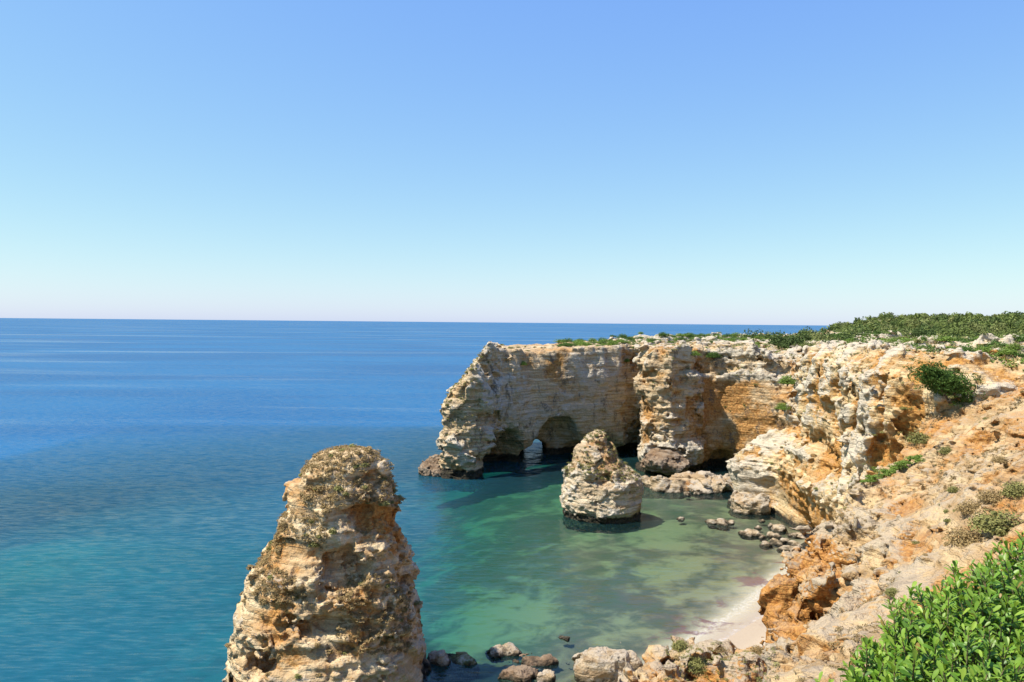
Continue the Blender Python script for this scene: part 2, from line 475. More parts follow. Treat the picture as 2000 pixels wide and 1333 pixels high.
def sea_material():
    t = NT('sea_water')
    geo = t.n.new('ShaderNodeNewGeometry'); p = geo.outputs['Position']
    tr = t.node('Attribute', out=0, attribute_name='clarity')
    inv = t.node('Invert', ins={'Color': t.mix(1.0, tr, tr, 'MULTIPLY')})     # light goes down and comes back
    # body colour of deep sea water, scattered back from below the surface
    patch = t.noise(t.scaled(p, (0.35, 1, 1)), 0.012, 5, 0.55, 0.5)
    deep = t.mix(t.ramp(patch, 0.35, 0.65), (0.005, 0.070, 0.180), (0.007, 0.092, 0.215))
    dp = t.node('Attribute', out=2, attribute_name='depth')
    deep = t.mix(t.ramp(dp, 7.0, 22.0), (0.006, 0.050, 0.085), deep)
    deep = t.mix(t.ramp(dp, 1.0, 7.0), (0.005, 0.042, 0.030), deep)
    deep = t.mix(1.0, deep, inv, 'MULTIPLY')
    # waves: slopes of chop and ripples, calmer in slicks and inside the cove
    slick = t.noise(t.scaled(p, (0.16, 1.0, 1.0), (3, 8, 0)), 0.010, 7, 0.62, 0.8)
    sl = t.ramp(slick, 0.50, 0.68)
    px = t.sep(p, 0)
    amp = t.math('MULTIPLY', t.math('MAXIMUM', t.ramp(px, -25, 15, 1.0, 0.5), t.ramp(t.sep(p, 1), 150, 260, 0.0, 1.0)), t.ramp(sl, 0, 1, 1.0, 0.45))
    def slope(sc, st, off, a, det):
        n = t.node('TexNoise', out=1, ins={'Vector': t.scaled(p, (st, 1, 1), off), 'Scale': sc, 'Detail': det, 'Roughness': 0.6})
        n = t.node('VectorMath', operation='SUBTRACT', ins={0: n, 1: (0.5, 0.5, 0.5)})
        return t.node('VectorMath', operation='MULTIPLY', ins={0: n, 1: (a, a, 0.0)})
    v = t.node('VectorMath', operation='ADD', ins={0: slope(0.30, 0.4, (0, 0, 0), 0.10, 3), 1: slope(2.3, 0.2, (4, 2, 0), 1.0, 3)})
    sc = t.n.new('ShaderNodeVectorMath'); sc.operation = 'SCALE'; t.l.new(v, sc.inputs[0]); t.l.new(amp, sc.inputs[3])
    v = t.node('VectorMath', operation='ADD', ins={0: sc.outputs[0], 1: (0, 0, 1)})
    bn = t.node('VectorMath', operation='NORMALIZE', ins={0: v})
    rough = t.ramp(sl, 0, 1, 0.17, 0.10)
    fr = t.node('Fresnel', ins={'IOR': 1.333, 'Normal': bn})
    # waves hide each other at low angles, so the reflection levels off; slicks reflect more
    m = t.ramp(sl, 0.0, 1.0, 0.32, 0.9)
    fr = t.math('MULTIPLY', t.math('DIVIDE', fr, t.math('ADD', 1.0, t.math('DIVIDE', fr, m))), 0.95)
    gl = t.node('BsdfGlossy', ins={'Color': (1, 1, 1), 'Roughness': rough, 'Normal': bn})
    tp = t.node('BsdfTransparent', ins={'Color': tr})
    df = t.node('BsdfDiffuse', ins={'Color': deep, 'Normal': bn})
    body = t.node('AddShader', ins={0: tp, 1: df})
    mx = t.node('MixShader', ins={0: fr, 1: body, 2: gl})
    # a thin line of foam where the swash reaches the sand
    fn = t.noise(p, 0.9, 5, 0.65, 0.5)
    ed = t.math('ADD', dp, t.math('MULTIPLY', t.math('SUBTRACT', fn, 0.5), 0.16))
    ff = t.math('ADD', t.ramp(ed, 0.0, 0.03, 0.3, 0.0), t.math('MULTIPLY', t.math('MULTIPLY', t.ramp(ed, 0.10, 0.14), t.ramp(ed, 0.15, 0.19, 1.0, 0.0)), 0.22), clamp=True)
    ff = t.math('MULTIPLY', ff, t.ramp(t.noise(p, 3.5, 4, 0.7), 0.42, 0.6))
    foam = t.node('BsdfDiffuse', ins={'Color': (0.8, 0.8, 0.8)})
    mx = t.node('MixShader', ins={0: ff, 1: mx, 2: foam})
    t.l.new(mx, t.out.inputs[0]); return t.m
M_SEA = sea_material()
sea = add_mesh('sea', np.stack([SX, SY, np.zeros_like(SX)], -1).reshape(-1, 3), SQ, M_SEA, attrs={'clarity': Tr, 'depth': dep.ravel()})
tag(sea, 'clear blue sea turning green and brown in the shallow cove', kind='structure')

# ------------------------------------------------------------------ cliffs
def billow(x, y, z, s, seed, sz=None): return np.abs(noise(x, y, z, s, seed, sz)) * 2.2 - 0.75
def ridge(x, y, z, s, seed, sz=None): return 0.75 - np.abs(noise(x, y, z, s, seed, sz)) * 2.2     # sharp edges outward, scooped hollows
def terrace(n, k):
    q = n * k; f = np.floor(q)
    return (f + sstep(0.3, 0.7, q - f) - 0.5) / k
def facet(x, y, z, s, seed, sz=None, tilt=0.9):
    """angular blocks: the nearest of a jittered lattice of points gives each block its own offset and slant"""
    x = x + noise(x, y, z, s * 2.2, seed + 0.3) * s * 0.5; z = z + noise(x, y, z, s * 2.2, seed + 0.7) * s * 0.25
    X = ((0.92 * x + 0.39 * y) / s + seed * 3.1).astype(np.float32); Y = ((-0.39 * x + 0.92 * y) / s + seed * 1.7).astype(np.float32); Z = (z / (sz or s) + seed * 2.3).astype(np.float32)
    bx = np.floor(X - 0.5); by = np.floor(Y - 0.5); bz = np.floor(Z - 0.5)
    best = np.full(X.shape, 1e9, np.float32); bi = np.zeros(X.shape, np.int32)
    DX = np.zeros_like(X); DY = np.zeros_like(X); DZ = np.zeros_like(X)
    for i in (0, 1):
        for j in (0, 1):
            for k in (0, 1):
                idx = ((((bx + i).astype(np.int32) & 63) << 12) + (((by + j).astype(np.int32) & 63) << 6) + ((bz + k).astype(np.int32) & 63))
                dx = X - (bx + i + 0.5 + 0.42 * TAB[idx]); dy = Y - (by + j + 0.5 + 0.42 * TAB[(idx * 7 + 11) & 262143]); dz = Z - (bz + k + 0.5 + 0.42 * TAB[(idx * 13 + 5) & 262143])
                d = dx * dx + dy * dy + dz * dz
                m = d < best
                best[m] = d[m]; bi[m] = idx[m]; DX[m] = dx[m]; DY[m] = dy[m]; DZ[m] = dz[m]
    return TAB[(bi * 5 + 3) & 262143] * 0.6 + tilt * (TAB[(bi * 3 + 1) & 262143] * DX + TAB[(bi * 9 + 7) & 262143] * DY + 0.8 * TAB[(bi * 11 + 2) & 262143] * DZ)
def crag(x, y, z, s, seed, sz=None, k=3.0):
    """broken blocky relief: stepped noise whose steps are bent by finer noise"""
    return terrace(noise(x, y, z, s, seed, sz) + 0.35 * noise(x, y, z, s * 0.4, seed + 0.5, sz and sz * 0.5), k)

# --- the arch headland
ARCH_POLY = [(-13.6, 142.0), (-12.5, 140.6), (-8, 140.4), (-5.9, 142), (-2, 149), (4, 156), (14, 162), (24, 167.5), (29.5, 170.5),
             (29.2, 160), (27.2, 152), (28.2, 148.5), (32, 147.2), (37.0, 148.4), (38.6, 151), (40.3, 153), (44, 153.5), (49, 149.5),
             (53, 144), (57, 137), (90, 140), (110, 150), (130, 240), (80, 245), (50, 215), (30, 200), (14, 190), (2, 182), (-9, 170), (-13, 156)]
def arch_top(x, y):
    h = 24.6 + 0.9 * sstep(15, 50, x) + 0.02 * np.clip(y - 165, 0, 60) + 1.2 * sstep(60, 100, x)
    tip = 13.6 + 1.2 * (x + 14.4)
    h = smin(h, tip, 1.5)
    # the gully behind the recess
    return h - 3.2 * np.exp(-((x - 55) / 4.5) ** 2 - ((y - 146) / 14) ** 2)
def arch_base(x, y, z):
    h = arch_top(x, y)
    d = poly_sd(x, y, ARCH_POLY)
    lean = 0.05 * (z - 12) - 0.10 * (z - 8) * sstep(-3, 3, x) * sstep(27, 24, x) * sstep(145, 150, y)     # the shaded wall hangs over a little
    lean = lean - 0.15 * np.clip(z - 6, 0, 14) * sstep(22, 25, x) * sstep(34, 31, x) * sstep(164, 158, y)
    d = d + lean + 0.8 * sstep(17, 24, z)
    f = smax(z - h, d * 0.97, 0.9)
    cut = capsule(x, y, z, (-2.5, 150, 0), (-26, 159, 0), 5.3)
    f = smax(f, -cut, 1.2)
    f = smax(f, -ellipsoid(x, y, z, (-1.0, 149.5, 0), (5.2, 8.5, 9.5)), 1.5)
    f = smax(f, -ellipsoid(x, y, z, (9.8, 160.5, 0.5), (6.6, 7.0, 10.2)), 0.8)
    f = smax(f, -ellipsoid(x, y, z, (19, 166, -1), (9, 5.5, 5.2)), 1.0)
    f = smax(f, -ellipsoid(x, y, z, (28.7, 168.5, 0.5), (3.5, 7.5, 7.6)), 0.6)
    f = smax(f, -capsule(x, y, z, (4.6, 157, 0.8), (6.6, 205, 0.8), 2.7) , 0.5)
    f = smax(f, -ellipsoid(x, y, z, (43.5, 152, 0.5), (2.4, 4, 4.0)), 0.8)
    f = smax(f, -ellipsoid(x, y, z, P(1528, 728, 143), (3.0, 7.0, 5.0)), 0.8)
    f = smax(f, -ellipsoid(x, y, z, (33, 146, 5.2), (7, 2.6, 1.1)), 0.6)   # notch round the foot of the buttress
    return f
def smooth_wall(x, y, z):
    a = sstep(-5, 1, x) * sstep(26.5, 24.5, x) * sstep(143, 148, y)                       # the shaded wall
    b = sstep(39, 41, x) * sstep(142, 147, y) * sstep(20.5, 18, z + noise(x, y, z, 5, 13) * 1.5)   # the ochre recess
    return np.maximum(a, b)
def arch_disp(x, y, z):
    wall = smooth_wall(x, y, z)
    r = noise(x, y, z, 12, 1) * 0.9
    r = r + facet(x, y, z, 3.6, 2, 2.4) * (0.75 - 0.6 * wall) + billow(x, y, z, 3.0, 8) * (0.3 - 0.2 * wall)
    r = r + terrace(noise(x * 0.15, y * 0.15, z, 2.4, 3), 2.5) * 0.62 * (1 - 0.75 * wall) + noise(x * 0.1, y * 0.1, z, 0.8, 5) * (0.2 - 0.1 * wall)
    col = sstep(17, 21, z)
    r = r + noise(x, y, z, 1.6, 9, 7.0) * 0.45 * col                      # runnels under the rim
    return r
def arch_fine(x, y, z):
    wall = smooth_wall(x, y, z)
    return (ridge(x, y, z, 1.5, 6, 1.0) * 0.26 + facet(x, y, z, 1.2, 11, 0.8) * 0.32) * (1 - 0.7 * wall) + noise(x, y, z, 0.55, 7) * (0.24 - 0.18 * wall)
arch = rock_body('arch_headland', (-20, 136, -2.5), (92, 214, 29), 0.27, arch_base, arch_disp, M_ARCH, 4, 2.4, arch_fine, 0.9,
    lambda x, y, z: (0.21 + 0.12 * noise(x, y, z, 5, 15, 2.0)) * sstep(38.5, 40.5, x) * sstep(142, 146, y) * sstep(20.5, 17, z + 1.5 * noise(x, y, z, 4, 16)) * sstep(163, 160, y) - 0.12 * sstep(8, 0, x))
tag(arch, 'long limestone headland with sea arches and caves under a shaded wall', kind='structure')

# --- the middle headland
MID_POLY = [(37.0, 123.6), (37.4, 121.2), (40.2, 119.0), (41.8, 117.0), (41.4, 110), (40.2, 102), (39.6, 94), (38, 84), (36, 74),
            (40, 66), (70, 60), (96, 70), (100, 150), (62, 152), (54, 142), (47, 131), (41.5, 126.5)]
def mid_top(x, y):
    h = 26.6 + 0.7 * noise(x, y, x * 0, 18, 12)
    h = h - 0.5 * np.clip(51 - x, 0, 12) * sstep(95, 118, y) * 0.2
    return h + 0.03 * np.clip(x - 60, 0, 60)
def mid_base(x, y, z):
    h = mid_top(x, y)
    d = poly_sd(x, y, MID_POLY)
    prof = np.interp(z, [-2, 0, 2, 5, 8.5, 9.5, 11, 14, 18, 20, 25, 26.3, 29], [-0.6, 0.2, 0.9, 0.5, -0.2, 0.6, 1.7, 2.3, 2.7, 2.4, 2.7, 3.8, 8.0])
    nose = sstep(112, 120, y) * np.interp(z, [0, 7, 9.5, 13, 20, 27], [-0.4, 0.2, 1.2, 3.6, 5.4, 6.0])
    f = smax(z - h, (d + prof + nose) * 0.96, 0.5)
    f = smax(f, -ellipsoid(x, y, z, (40.2, 104, 0.4), (4.0, 4.6, 3.4)), 0.7)
    return f
def mid_disp(x, y, z):
    r = noise(x, y, z, 9, 21) * 0.85
    rough = 0.25 + 0.75 * sstep(9, 12.5, z) + 0.35 * sstep(7.5, 8.5, z) * sstep(10.5, 9.5, z)
    r = r + (facet(x, y, z, 3.2, 22, 2.4) * 0.85 + billow(x, y, z, 2.8, 28, 3.2) * 0.4) * rough
    r = r + terrace(noise(x * 0.15, y * 0.15, z, 2.6, 23), 2.5) * 0.75 + noise(x * 0.15, y * 0.15, z, 0.8, 30) * 0.16
    r = r + (ridge(x, y, z, 3.2, 24, 18.0) * 0.9 + noise(x, y, z, 1.3, 31, 8.0) * 0.35) * sstep(13, 17, z)        # hanging columns below the rim
    return r
def mid_fine(x, y, z):
    rough = 0.22 + 0.78 * sstep(4.2, 6.5, z + noise(x, y, z, 4, 29) * 1.6)
    return (ridge(x, y, z, 1.35, 25) * 0.26 + facet(x, y, z, 1.0, 27, 0.75) * 0.34 + noise(x, y, z, 0.5, 26) * 0.24) * rough
mid = rock_body('middle_headland', (33, 62, -2), (84, 142, 30), 0.23, mid_base, mid_disp, M_MID, 4, 2.6, mid_fine, 0.9)
tag(mid, 'sunlit ochre headland cliff beside the cove with pitted grey columns under its rim', kind='structure')

# --- the near slope
def rbf(points):
    p = np.array(points, float); xy = p[:, :2]; n = len(p)
    D = np.hypot(xy[:, None, 0] - xy[None, :, 0], xy[:, None, 1] - xy[None, :, 1])
    A = np.zeros((n + 3, n + 3)); A[:n, :n] = -D - np.eye(n) * 0.4; A[:n, n] = 1; A[:n, n + 1:] = xy
    A[n, :n] = 1; A[n + 1:, :n] = xy.T
    c = np.linalg.solve(A, np.concatenate([p[:, 2], [0, 0, 0]]))
    def f(x, y):
        o = c[n] + c[n + 1] * x + c[n + 2] * y
        for i in range(n): o = o - c[i] * np.hypot(x - xy[i, 0], y - xy[i, 1])
        return o
    return f
NEAR_PIX = [(1690, 932, 64), (1640, 962, 60), (1600, 1022, 57), (1545, 1090, 54), (1503, 1160, 51), (1492, 1210, 50),
            (1790, 890, 66), (1830, 790, 76), (1950, 725, 76), (2000, 720, 72), (2000, 800, 56), (2000, 900, 44), (1900, 850, 57),
            (1800, 950, 56), (1900, 950, 47), (2000, 1000, 36), (1950, 1030, 34), (1800, 1050, 44), (1700, 1050, 51), (1600, 1150, 47),
            (1700, 1150, 41), (1800, 1120, 36), (1650, 1230, 40), (1720, 1220, 32), (1600, 1280, 42), (1880, 780, 70)]
NEAR_PTS = [tuple(P(*q)) for q in NEAR_PIX] + [(60, 80, 26.5), (60, 50, 26.5), (55, 30, 26), (40, 20, 25.5), (30, 24, 23.5), (20, 20, 23),
            (9, 14, 22.5), (3, 5, 27.2), (0, 0, 28.3), (12, 0, 27.5), (40, 0, 27), (0, -8, 28.3), (13, 26, 18.5)]
near_h = rbf(NEAR_PTS)
NEAR_POLY = [(62, 88), (46, 82), (38, 72), (33, 68)] + [tuple(P(u, v, D)[:2]) for u, v, D in NEAR_PIX[:6]] + \
            [(17.0, 46.5), (16.4, 42), (15, 36), (12, 30), (8, 21), (4, 12), (-1, 5), (-4, 0), (-4, -8), (62, -8)]
LEDGE_POLY = [(20, 50), (15, 47.0), (12.2, 46.4), (9.9, 46.0), (8.6, 44.4), (7.5, 42), (6.4, 38.5), (4.5, 33), (14, 26), (24, 34), (26, 46)]
def near_base(x, y, z):
    h = near_h(x, y)
    d = poly_sd(x, y, NEAR_POLY)
    drop = np.clip(h - z, 0, 30)
    f = smax((z - h) * 0.9, (d - 0.4 + 1.7 * sstep(51, 57, y) - 0.07 * drop) * 0.97, 0.8)
    d2 = poly_sd(x, y, LEDGE_POLY)
    h2 = 9.7 + 0.02 * (44 - y) + noise(x, y, z * 0, 5, 44) * 0.7
    g = smax((z - h2), d2 - 0.2 * np.clip(h2 - z, 0, 12), 0.9)
    f = smin(f, g, 1.0)
    for (u, v, D, r) in ((1698, 990, 55, (1.5, 2.2, 1.5)), (1790, 1092, 45.5, (1.7, 1.5, 0.9)), (1610, 1205, 48.5, (2.3, 2.6, 1.9)),
                         (1660, 1090, 50, (0.8, 2.4, 2.6)), (1570, 1250, 47.5, (1.2, 1.4, 1.5)), (1880, 865, 56, (2.0, 1.6, 0.9))):
        f = smax(f, -ellipsoid(x, y, z, P(u, v, D), r), 0.4)
    return f
def near_disp(x, y, z):
    h = near_h(x, y)
    face = sstep(0.6, 2.2, h - z)
    left = sstep(28, 23, x - 0.3 * (y - 50)) * sstep(20, 16, z)
    face = np.maximum(face, left * 0.9)
    r = noise(x, y, z, 6.5, 41) * (0.35 + 0.6 * face) + facet(x, y, z, 4.2, 50, 3.0) * 0.75 * left
    r = r + facet(x, y, z, 2.6, 42, 1.8) * (0.30 + 0.55 * face) + billow(x, y, z, 2.0, 48) * (0.12 + 0.3 * face)
    r = r + noise(x * 0.3, y * 0.3, z, 1.2, 43) * 0.2
    return r
def near_fine(x, y, z):
    patch = sstep(-0.25, 0.35, noise(x, y, z, 4.5, 47))
    face = 1 + 0.8 * sstep(28, 23, x - 0.3 * (y - 50)) * sstep(20, 16, z)
    return face * (ridge(x, y, z, 0.95, 45) * 0.16 + facet(x, y, z, 0.8, 49, 0.55) * 0.24 + noise(x, y, z, 0.36, 46) * 0.17) * (0.32 + 0.8 * patch)
near = rock_body('near_cliff', (3, 15, -1.5), (57, 86, 28.5), 0.165, near_base, near_disp, M_NEAR, 4, 2.0, near_fine, 0.7,
    lambda x, y, z: 0.13 * sstep(26, 20, x - 0.3 * (y - 50)) * sstep(19, 14, z))
tag(near, 'crumbling orange and cream cliff slope falling to the beach in the foreground', kind='structure')

# ground the camera stands on, below the frame
def ledge_ground():
    xs = np.arange(-5, 60, 1.0); ys = np.arange(-8, 17.5, 1.0)
    A, B = np.meshgrid(xs, ys, indexing='ij')
    Zg = near_h(A, B) - 0.25
    d = poly_sd(A, B, NEAR_POLY)
    Zg = Zg - np.clip(d + 0.5, 0, 8) * 4.0 - 0.6 * sstep(14.5, 16, B)
    n1, n2 = A.shape; I = np.arange(n1 * n2).reshape(n1, n2)
    q = np.stack([I[:-1, :-1], I[1:, :-1], I[1:, 1:], I[:-1, 1:]], -1).reshape(-1, 4)
    return add_mesh('clifftop_ground', np.stack([A, B, Zg], -1).reshape(-1, 3), q, M_NEAR, attrs={'relief': np.zeros(n1 * n2)})
tag(ledge_ground(), 'dry clifftop ground beneath the green foreground bush', kind='structure')

# --- wooded hinterland
def hill_z(x, y):
    b = 23.7 + 0.7 * noise(x, y, x * 0, 40, 61) + 0.3 * noise(x, y, x * 0, 15, 62)
    b = b + 1.8 * np.exp(-((x - 78) / 26) ** 2 - ((y - 108) / 40) ** 2)
    return b + 8.6 * np.clip((x - 75) / 140, 0, 1.15) * sstep(80, 300, y) + 2.5 * sstep(70, 140, x) * sstep(160, 60, y)
HILL_POLY = [(66, 70), (400, 60), (700, 300), (640, 700), (330, 620), (170, 380), (110, 262), (78, 216), (60, 188), (58, 158), (64, 145), (70, 130), (62, 100)]
def hill():
    xs = np.arange(50, 640, 3.0); ys = np.arange(60, 660, 3.0)
    A, B = np.meshgrid(xs, ys, indexing='ij')
    Z = hill_z(A, B); d = poly_sd(A, B, HILL_POLY)
    Z = Z - np.clip(d + 2, 0, 14) * 2.2
    n1, n2 = A.shape; I = np.arange(n1 * n2).reshape(n1, n2)
    q = np.stack([I[:-1, :-1], I[1:, :-1], I[1:, 1:], I[:-1, 1:]], -1).reshape(-1, 4)
    q = q[d.ravel()[q].min(1) < 12]
    return add_mesh('hill', np.stack([A, B, Z], -1).reshape(-1, 3), q, plain_material('scrub_earth', (0.10, 0.11, 0.035), (0.25, 0.18, 0.09), 0.35))
tag(hill(), 'low wooded hill behind the headlands', kind='structure')

# ------------------------------------------------------------------ sea stacks
def stack_field(cx_, cy, prof, depth, zc):
    """prof rows: z, x_left, x_right at the stack's axis plane"""
    prof = np.array(sorted(prof))
    def f(x, y, z):
        l = np.interp(z, prof[:, 0], prof[:, 1]); r = np.interp(z, prof[:, 0], prof[:, 2])
        c = (l + r) / 2; w = np.maximum((r - l) / 2, 0.15)
        dy = depth(z)
        a = np.abs((x - c) / w); b = np.abs((y - cy) / dy)
        q = (a ** 2.3 + b ** 2.3) ** (1 / 2.3)
        side = (q - 1) * np.minimum(w, dy) * 0.9
        return smax(side, z - zc, 1.0)
    return f
SD = 62.0
sil = [(1400, 440, 858), (1333, 460, 842), (1290, 462, 830), (1240, 464, 820), (1200, 467, 818), (1165, 476, 814), (1130, 490, 808),
       (1085, 505, 806), (1050, 520, 790), (1010, 538, 786), (980, 549, 781), (950, 556, 765), (925, 572, 760), (905, 590, 756), (888, 612, 748), (875, 640, 738), (862, 665, 722)]
prof = [(P(l, v, SD)[2], P(l, v, SD)[0], P(r, v, SD)[0]) for v, l, r in sil]
TOPZ = P(690, 862, SD)[2]
st_depth = lambda z: np.interp(z, [-2, 0, 6, 12, 17, 20], [8.5, 8.0, 6.8, 5.0, 3.4, 2.2])
st0 = stack_field(0, SD, prof, st_depth, TOPZ)
def stack_base(x, y, z):
    f = st0(x, y, z)
    for (u, v, D, r) in ((668, 1125, 56.5, (2.0, 2.2, 1.5)), (735, 1010, 58.6, (1.8, 1.2, 1.1)), (640, 1240, 54.8, (4.0, 1.3, 0.6)),
                         (800, 1130, 60, (0.9, 2.4, 1.5)), (520, 1290, 57, (1.0, 1.8, 1.0)), (720, 1290, 54.2, (4.5, 1.2, 0.7))):
        f = smax(f, -ellipsoid(x, y, z, P(u, v, D), r), 0.4)
    return f
def stack_disp(x, y, z):
    r = noise(x, y, z, 6, 71) * 0.25 + facet(x, y, z, 2.3, 72, 1.5) * 0.36 + billow(x, y, z, 2.0, 76, 1.5) * 0.14
    r = r + terrace(noise(x * 0.2, y * 0.2, z, 2.2, 73), 2.5) * 0.3 + noise(x * 0.2, y * 0.2, z, 0.8, 77) * 0.07
    return r - 0.2
def stack_fine(x, y, z):
    pt = sstep(-0.15, 0.3, noise(x, y, z, 3.2, 79))
    return (ridge(x, y, z, 0.95, 74, 0.9) * 0.09 + facet(x, y, z, 0.75, 78, 0.5) * 0.20 + noise(x, y, z, 0.3, 75) * 0.14) * (0.12 + 1.05 * pt)
o = rock_body('sea_stack', (-26.5, 51, -2.1), (-4.5, 72, 21.2), 0.125, stack_base, stack_disp, M_STACK, 4, 1.6, stack_fine, 0.6)
tag(o, 'tall tapering ochre sea stack covered in dry scrub, nearest the viewer', 'rock')
STACK = o

SS = 116.0
sil2 = [(1060, 1086, 1268), (1012, 1092, 1262), (1000, 1092, 1262), (988, 1096, 1259), (965, 1099, 1253), (935, 1103, 1252), (926, 1106, 1249), (918, 1106, 1238),
        (905, 1112, 1222), (890, 1118, 1212), (875, 1124, 1208), (862, 1131, 1200), (850, 1140, 1191), (842, 1152, 1183), (838, 1162, 1176)]
prof2 = [(P(l, v, SS)[2], P(l, v, SS)[0], P(r, v, SS)[0]) for v, l, r in sil2]
st1 = stack_field(0, SS, prof2, lambda z: np.interp(z, [-2, 0, 5, 7, 13.5], [6.8, 6.6, 6.0, 5.2, 1.6]), P(1168, 836, SS)[2])
def small_base(x, y, z):
    f = st1(x, y, z) + 0.5 * sstep(1.6, 0.6, z)
    f = smax(f, -ellipsoid(x, y, z, P(1238, 968, 110), (0.5, 1.4, 0.5)), 0.2)
    f = smax(f, -ellipsoid(x, y, z, P(1160, 938, 110.5), (5.2, 0.9, 0.45)), 0.3)
    return f
def small_disp(x, y, z):
    r = noise(x, y, z, 5, 81) * 0.35 + facet(x, y, z, 2.2, 82, 1.7) * 0.55 * (0.5 + 0.6 * sstep(5, 7.5, z))
    return r + terrace(noise(x * 0.2, y * 0.2, z, 2.3, 83), 2.5) * 0.4 - 0.25 - 0.35 * sstep(9, 13, z)
def small_fine(x, y, z):
    return (ridge(x, y, z, 0.9, 84, 0.6) * 0.15 + facet(x, y, z, 0.8, 86, 0.5) * 0.22) * (0.35 + 0.65 * sstep(18.5, 14, x)) + noise(x, y, z, 0.5, 85) * 0.1
o = rock_body('sea_stack', (5, 107, -1.6), (24, 125, 14.8), 0.15, small_base, small_disp, M_SMALL, 3, 1.4, small_fine, 0.6)
tag(o, 'small pyramid shaped pale sea stack standing in the middle of the cove', 'rock')
SMALL = o

def zone(p, ulo, uhi, vlo, vhi):
    u, v, _ = project(np.array([p], float)); a = (u[0] - ulo) / (uhi - ulo); b = (v[0] - vlo) / (vhi - vlo)
    return ('upper ' if b < 0.36 else 'lower ' if b > 0.7 else 'middle ') + ('left' if a < 0.36 else 'right' if a > 0.66 else 'centre')
# ------------------------------------------------------------------ boulders, each its own body
def boulder(name, u, v, size, label, mat=None, cat='rock', group=None, seed=0, z0=0.0, flat=2.6, rot=0.0, res=None, D=None, rough=1.0):
    c = W(u, v, z0) if D is None else P(u, v, D)
    sx_, sy_, sz_ = size
    c = c + np.array([0, sy_ * 0.8, 0])
    m = max(sx_, sy_) * 1.35 + 0.5
    h = res or max(0.09, max(size) / 22)
    ca, sa = math.cos(rot), math.sin(rot)
    def base(x, y, z):
        X = (x - c[0]) * ca + (y - c[1]) * sa; Y = -(x - c[0]) * sa + (y - c[1]) * ca; Zz = z - c[2]
        # a box cut by a few random planes: blocky limestone
        rr = np.random.default_rng(seed + 100)
        f = ((np.abs(X / sx_) ** flat + np.abs(Y / sy_) ** flat + np.abs(Zz / sz_) ** flat) ** (1 / flat) - 1) * min(size)
        for _ in range(5):
            nrm = rr.normal(size=3); nrm[2] = abs(nrm[2]); nrm /= np.linalg.norm(nrm)
            f = np.maximum(f, (X * nrm[0] / sx_ + Y * nrm[1] / sy_ + Zz * nrm[2] / sz_ - 0.72 - 0.25 * rr.random()) * min(size))
        return f
    s = max(size)
    def disp(x, y, z): return noise(x, y, z, s * 0.7, seed + 3) * 0.13 * s + facet(x, y, z, s * 0.5, seed + 5) * 0.08 * s
    def fine(x, y, z): return (ridge(x, y, z, s * 0.16, seed + 6) * 0.03 + facet(x, y, z, s * 0.2, seed + 8) * 0.03) * s * rough
    o = rock_body(name, (c[0] - m, c[1] - m, c[2] - sz_ * 1.1 - 0.3), (c[0] + m, c[1] + m, c[2] + sz_ * 1.25 + 0.4), h, base, disp, mat or M_BOULDER, 2, 0.5 * s + 1, fine, 0.25 * s + 0.2)
    return tag(o, label, cat, group)
boulder('rock_platform', 1328, 962, (7.2, 4.5, 3.0), 'broad flat pale rock platform lying before the buttress', seed=1, flat=3.2, res=0.2)
boulder('rock_platform', 1388, 962, (3.4, 3.6, 2.3), 'grey rock slab adjoining the broad flat platform on its right', seed=2, flat=3, res=0.2)
boulder('boulder', 1436, 960, (3.3, 3.0, 2.6), 'big pale boulder at the mouth of the shaded recess', seed=3)
boulder('boulder', 1472, 1005, (3.0, 2.6, 3.4), 'white block at the left foot of the middle headland', seed=4)
boulder('boulder', 852, 930, (3.4, 3.2, 3.3), 'rough brown rock mound at the seaward foot of the arch', M_DARKROCK, seed=5, flat=2.0, rough=2.6, res=0.14)
boulder('boulder', 1300, 905, (4.2, 3.0, 2.2), 'low mossy rock behind the small sea stack', M_DARKROCK, seed=6, D=144)
boulder('boulder', 885, 1345, (2.1, 1.9, 1.9), 'green mossy square boulder right beside the tall sea stack', M_MOSS, seed=7, D=63, flat=4)
boulder('boulder', 856, 1300, (1.0, 0.9, 1.1), 'small white rock wedged against the tall sea stack', seed=8)
boulder('boulder', 988, 1283, (1.5, 0.9, 0.65), 'tan rock awash left of the shallow reef', seed=9)
boulder('boulder', 1045, 1300, (1.9, 0.7, 0.4), 'long low reef rock with water washing over it', M_DARKROCK, seed=10)
boulder('boulder', 1010, 1332, (1.5, 1.0, 0.8), 'brown weedy rock at the bottom edge below the reef', M_DARKROCK, seed=11)
boulder('boulder', 1067, 1335, (0.8, 0.7, 0.9), 'small upright tan rock at the bottom edge', seed=12)
boulder('boulder', 1175, 1335, (2.4, 2.0, 2.2), 'largest pale angular boulder on the beach at the bottom edge', seed=13, flat=4)
boulder('boulder', 1228, 1310, (1.3, 1.2, 1.2), 'medium pale boulder right of the largest one', seed=14)
boulder('boulder', 1212, 1335, (1.0, 0.9, 0.8), 'grey boulder leaning on the largest one', seed=15)
boulder('boulder', 1105, 1250, (0.7, 0.5, 0.2), 'lone pale stone just breaking the shallow water', seed=16)
strew = [(1392, 1024, 0.9), (1412, 1026, 1.3), (1425, 1024, 0.8), (1330, 1016, 0.7), (1455, 1046, 0.9), (1472, 1048, 1.4), (1492, 1052, 0.8), (1512, 1050, 1.0),
         (1525, 1038, 1.5), (1508, 1030, 0.7), (1500, 1068, 1.0), (1522, 1066, 1.2), (1543, 1078, 1.3), (1535, 1060, 0.8), (1555, 1068, 1.0), (1482, 1034, 0.6),
         (1345, 968, 0.8), (1362, 967, 0.6), (1490, 1020, 0.6), (1560, 1050, 1.1)]
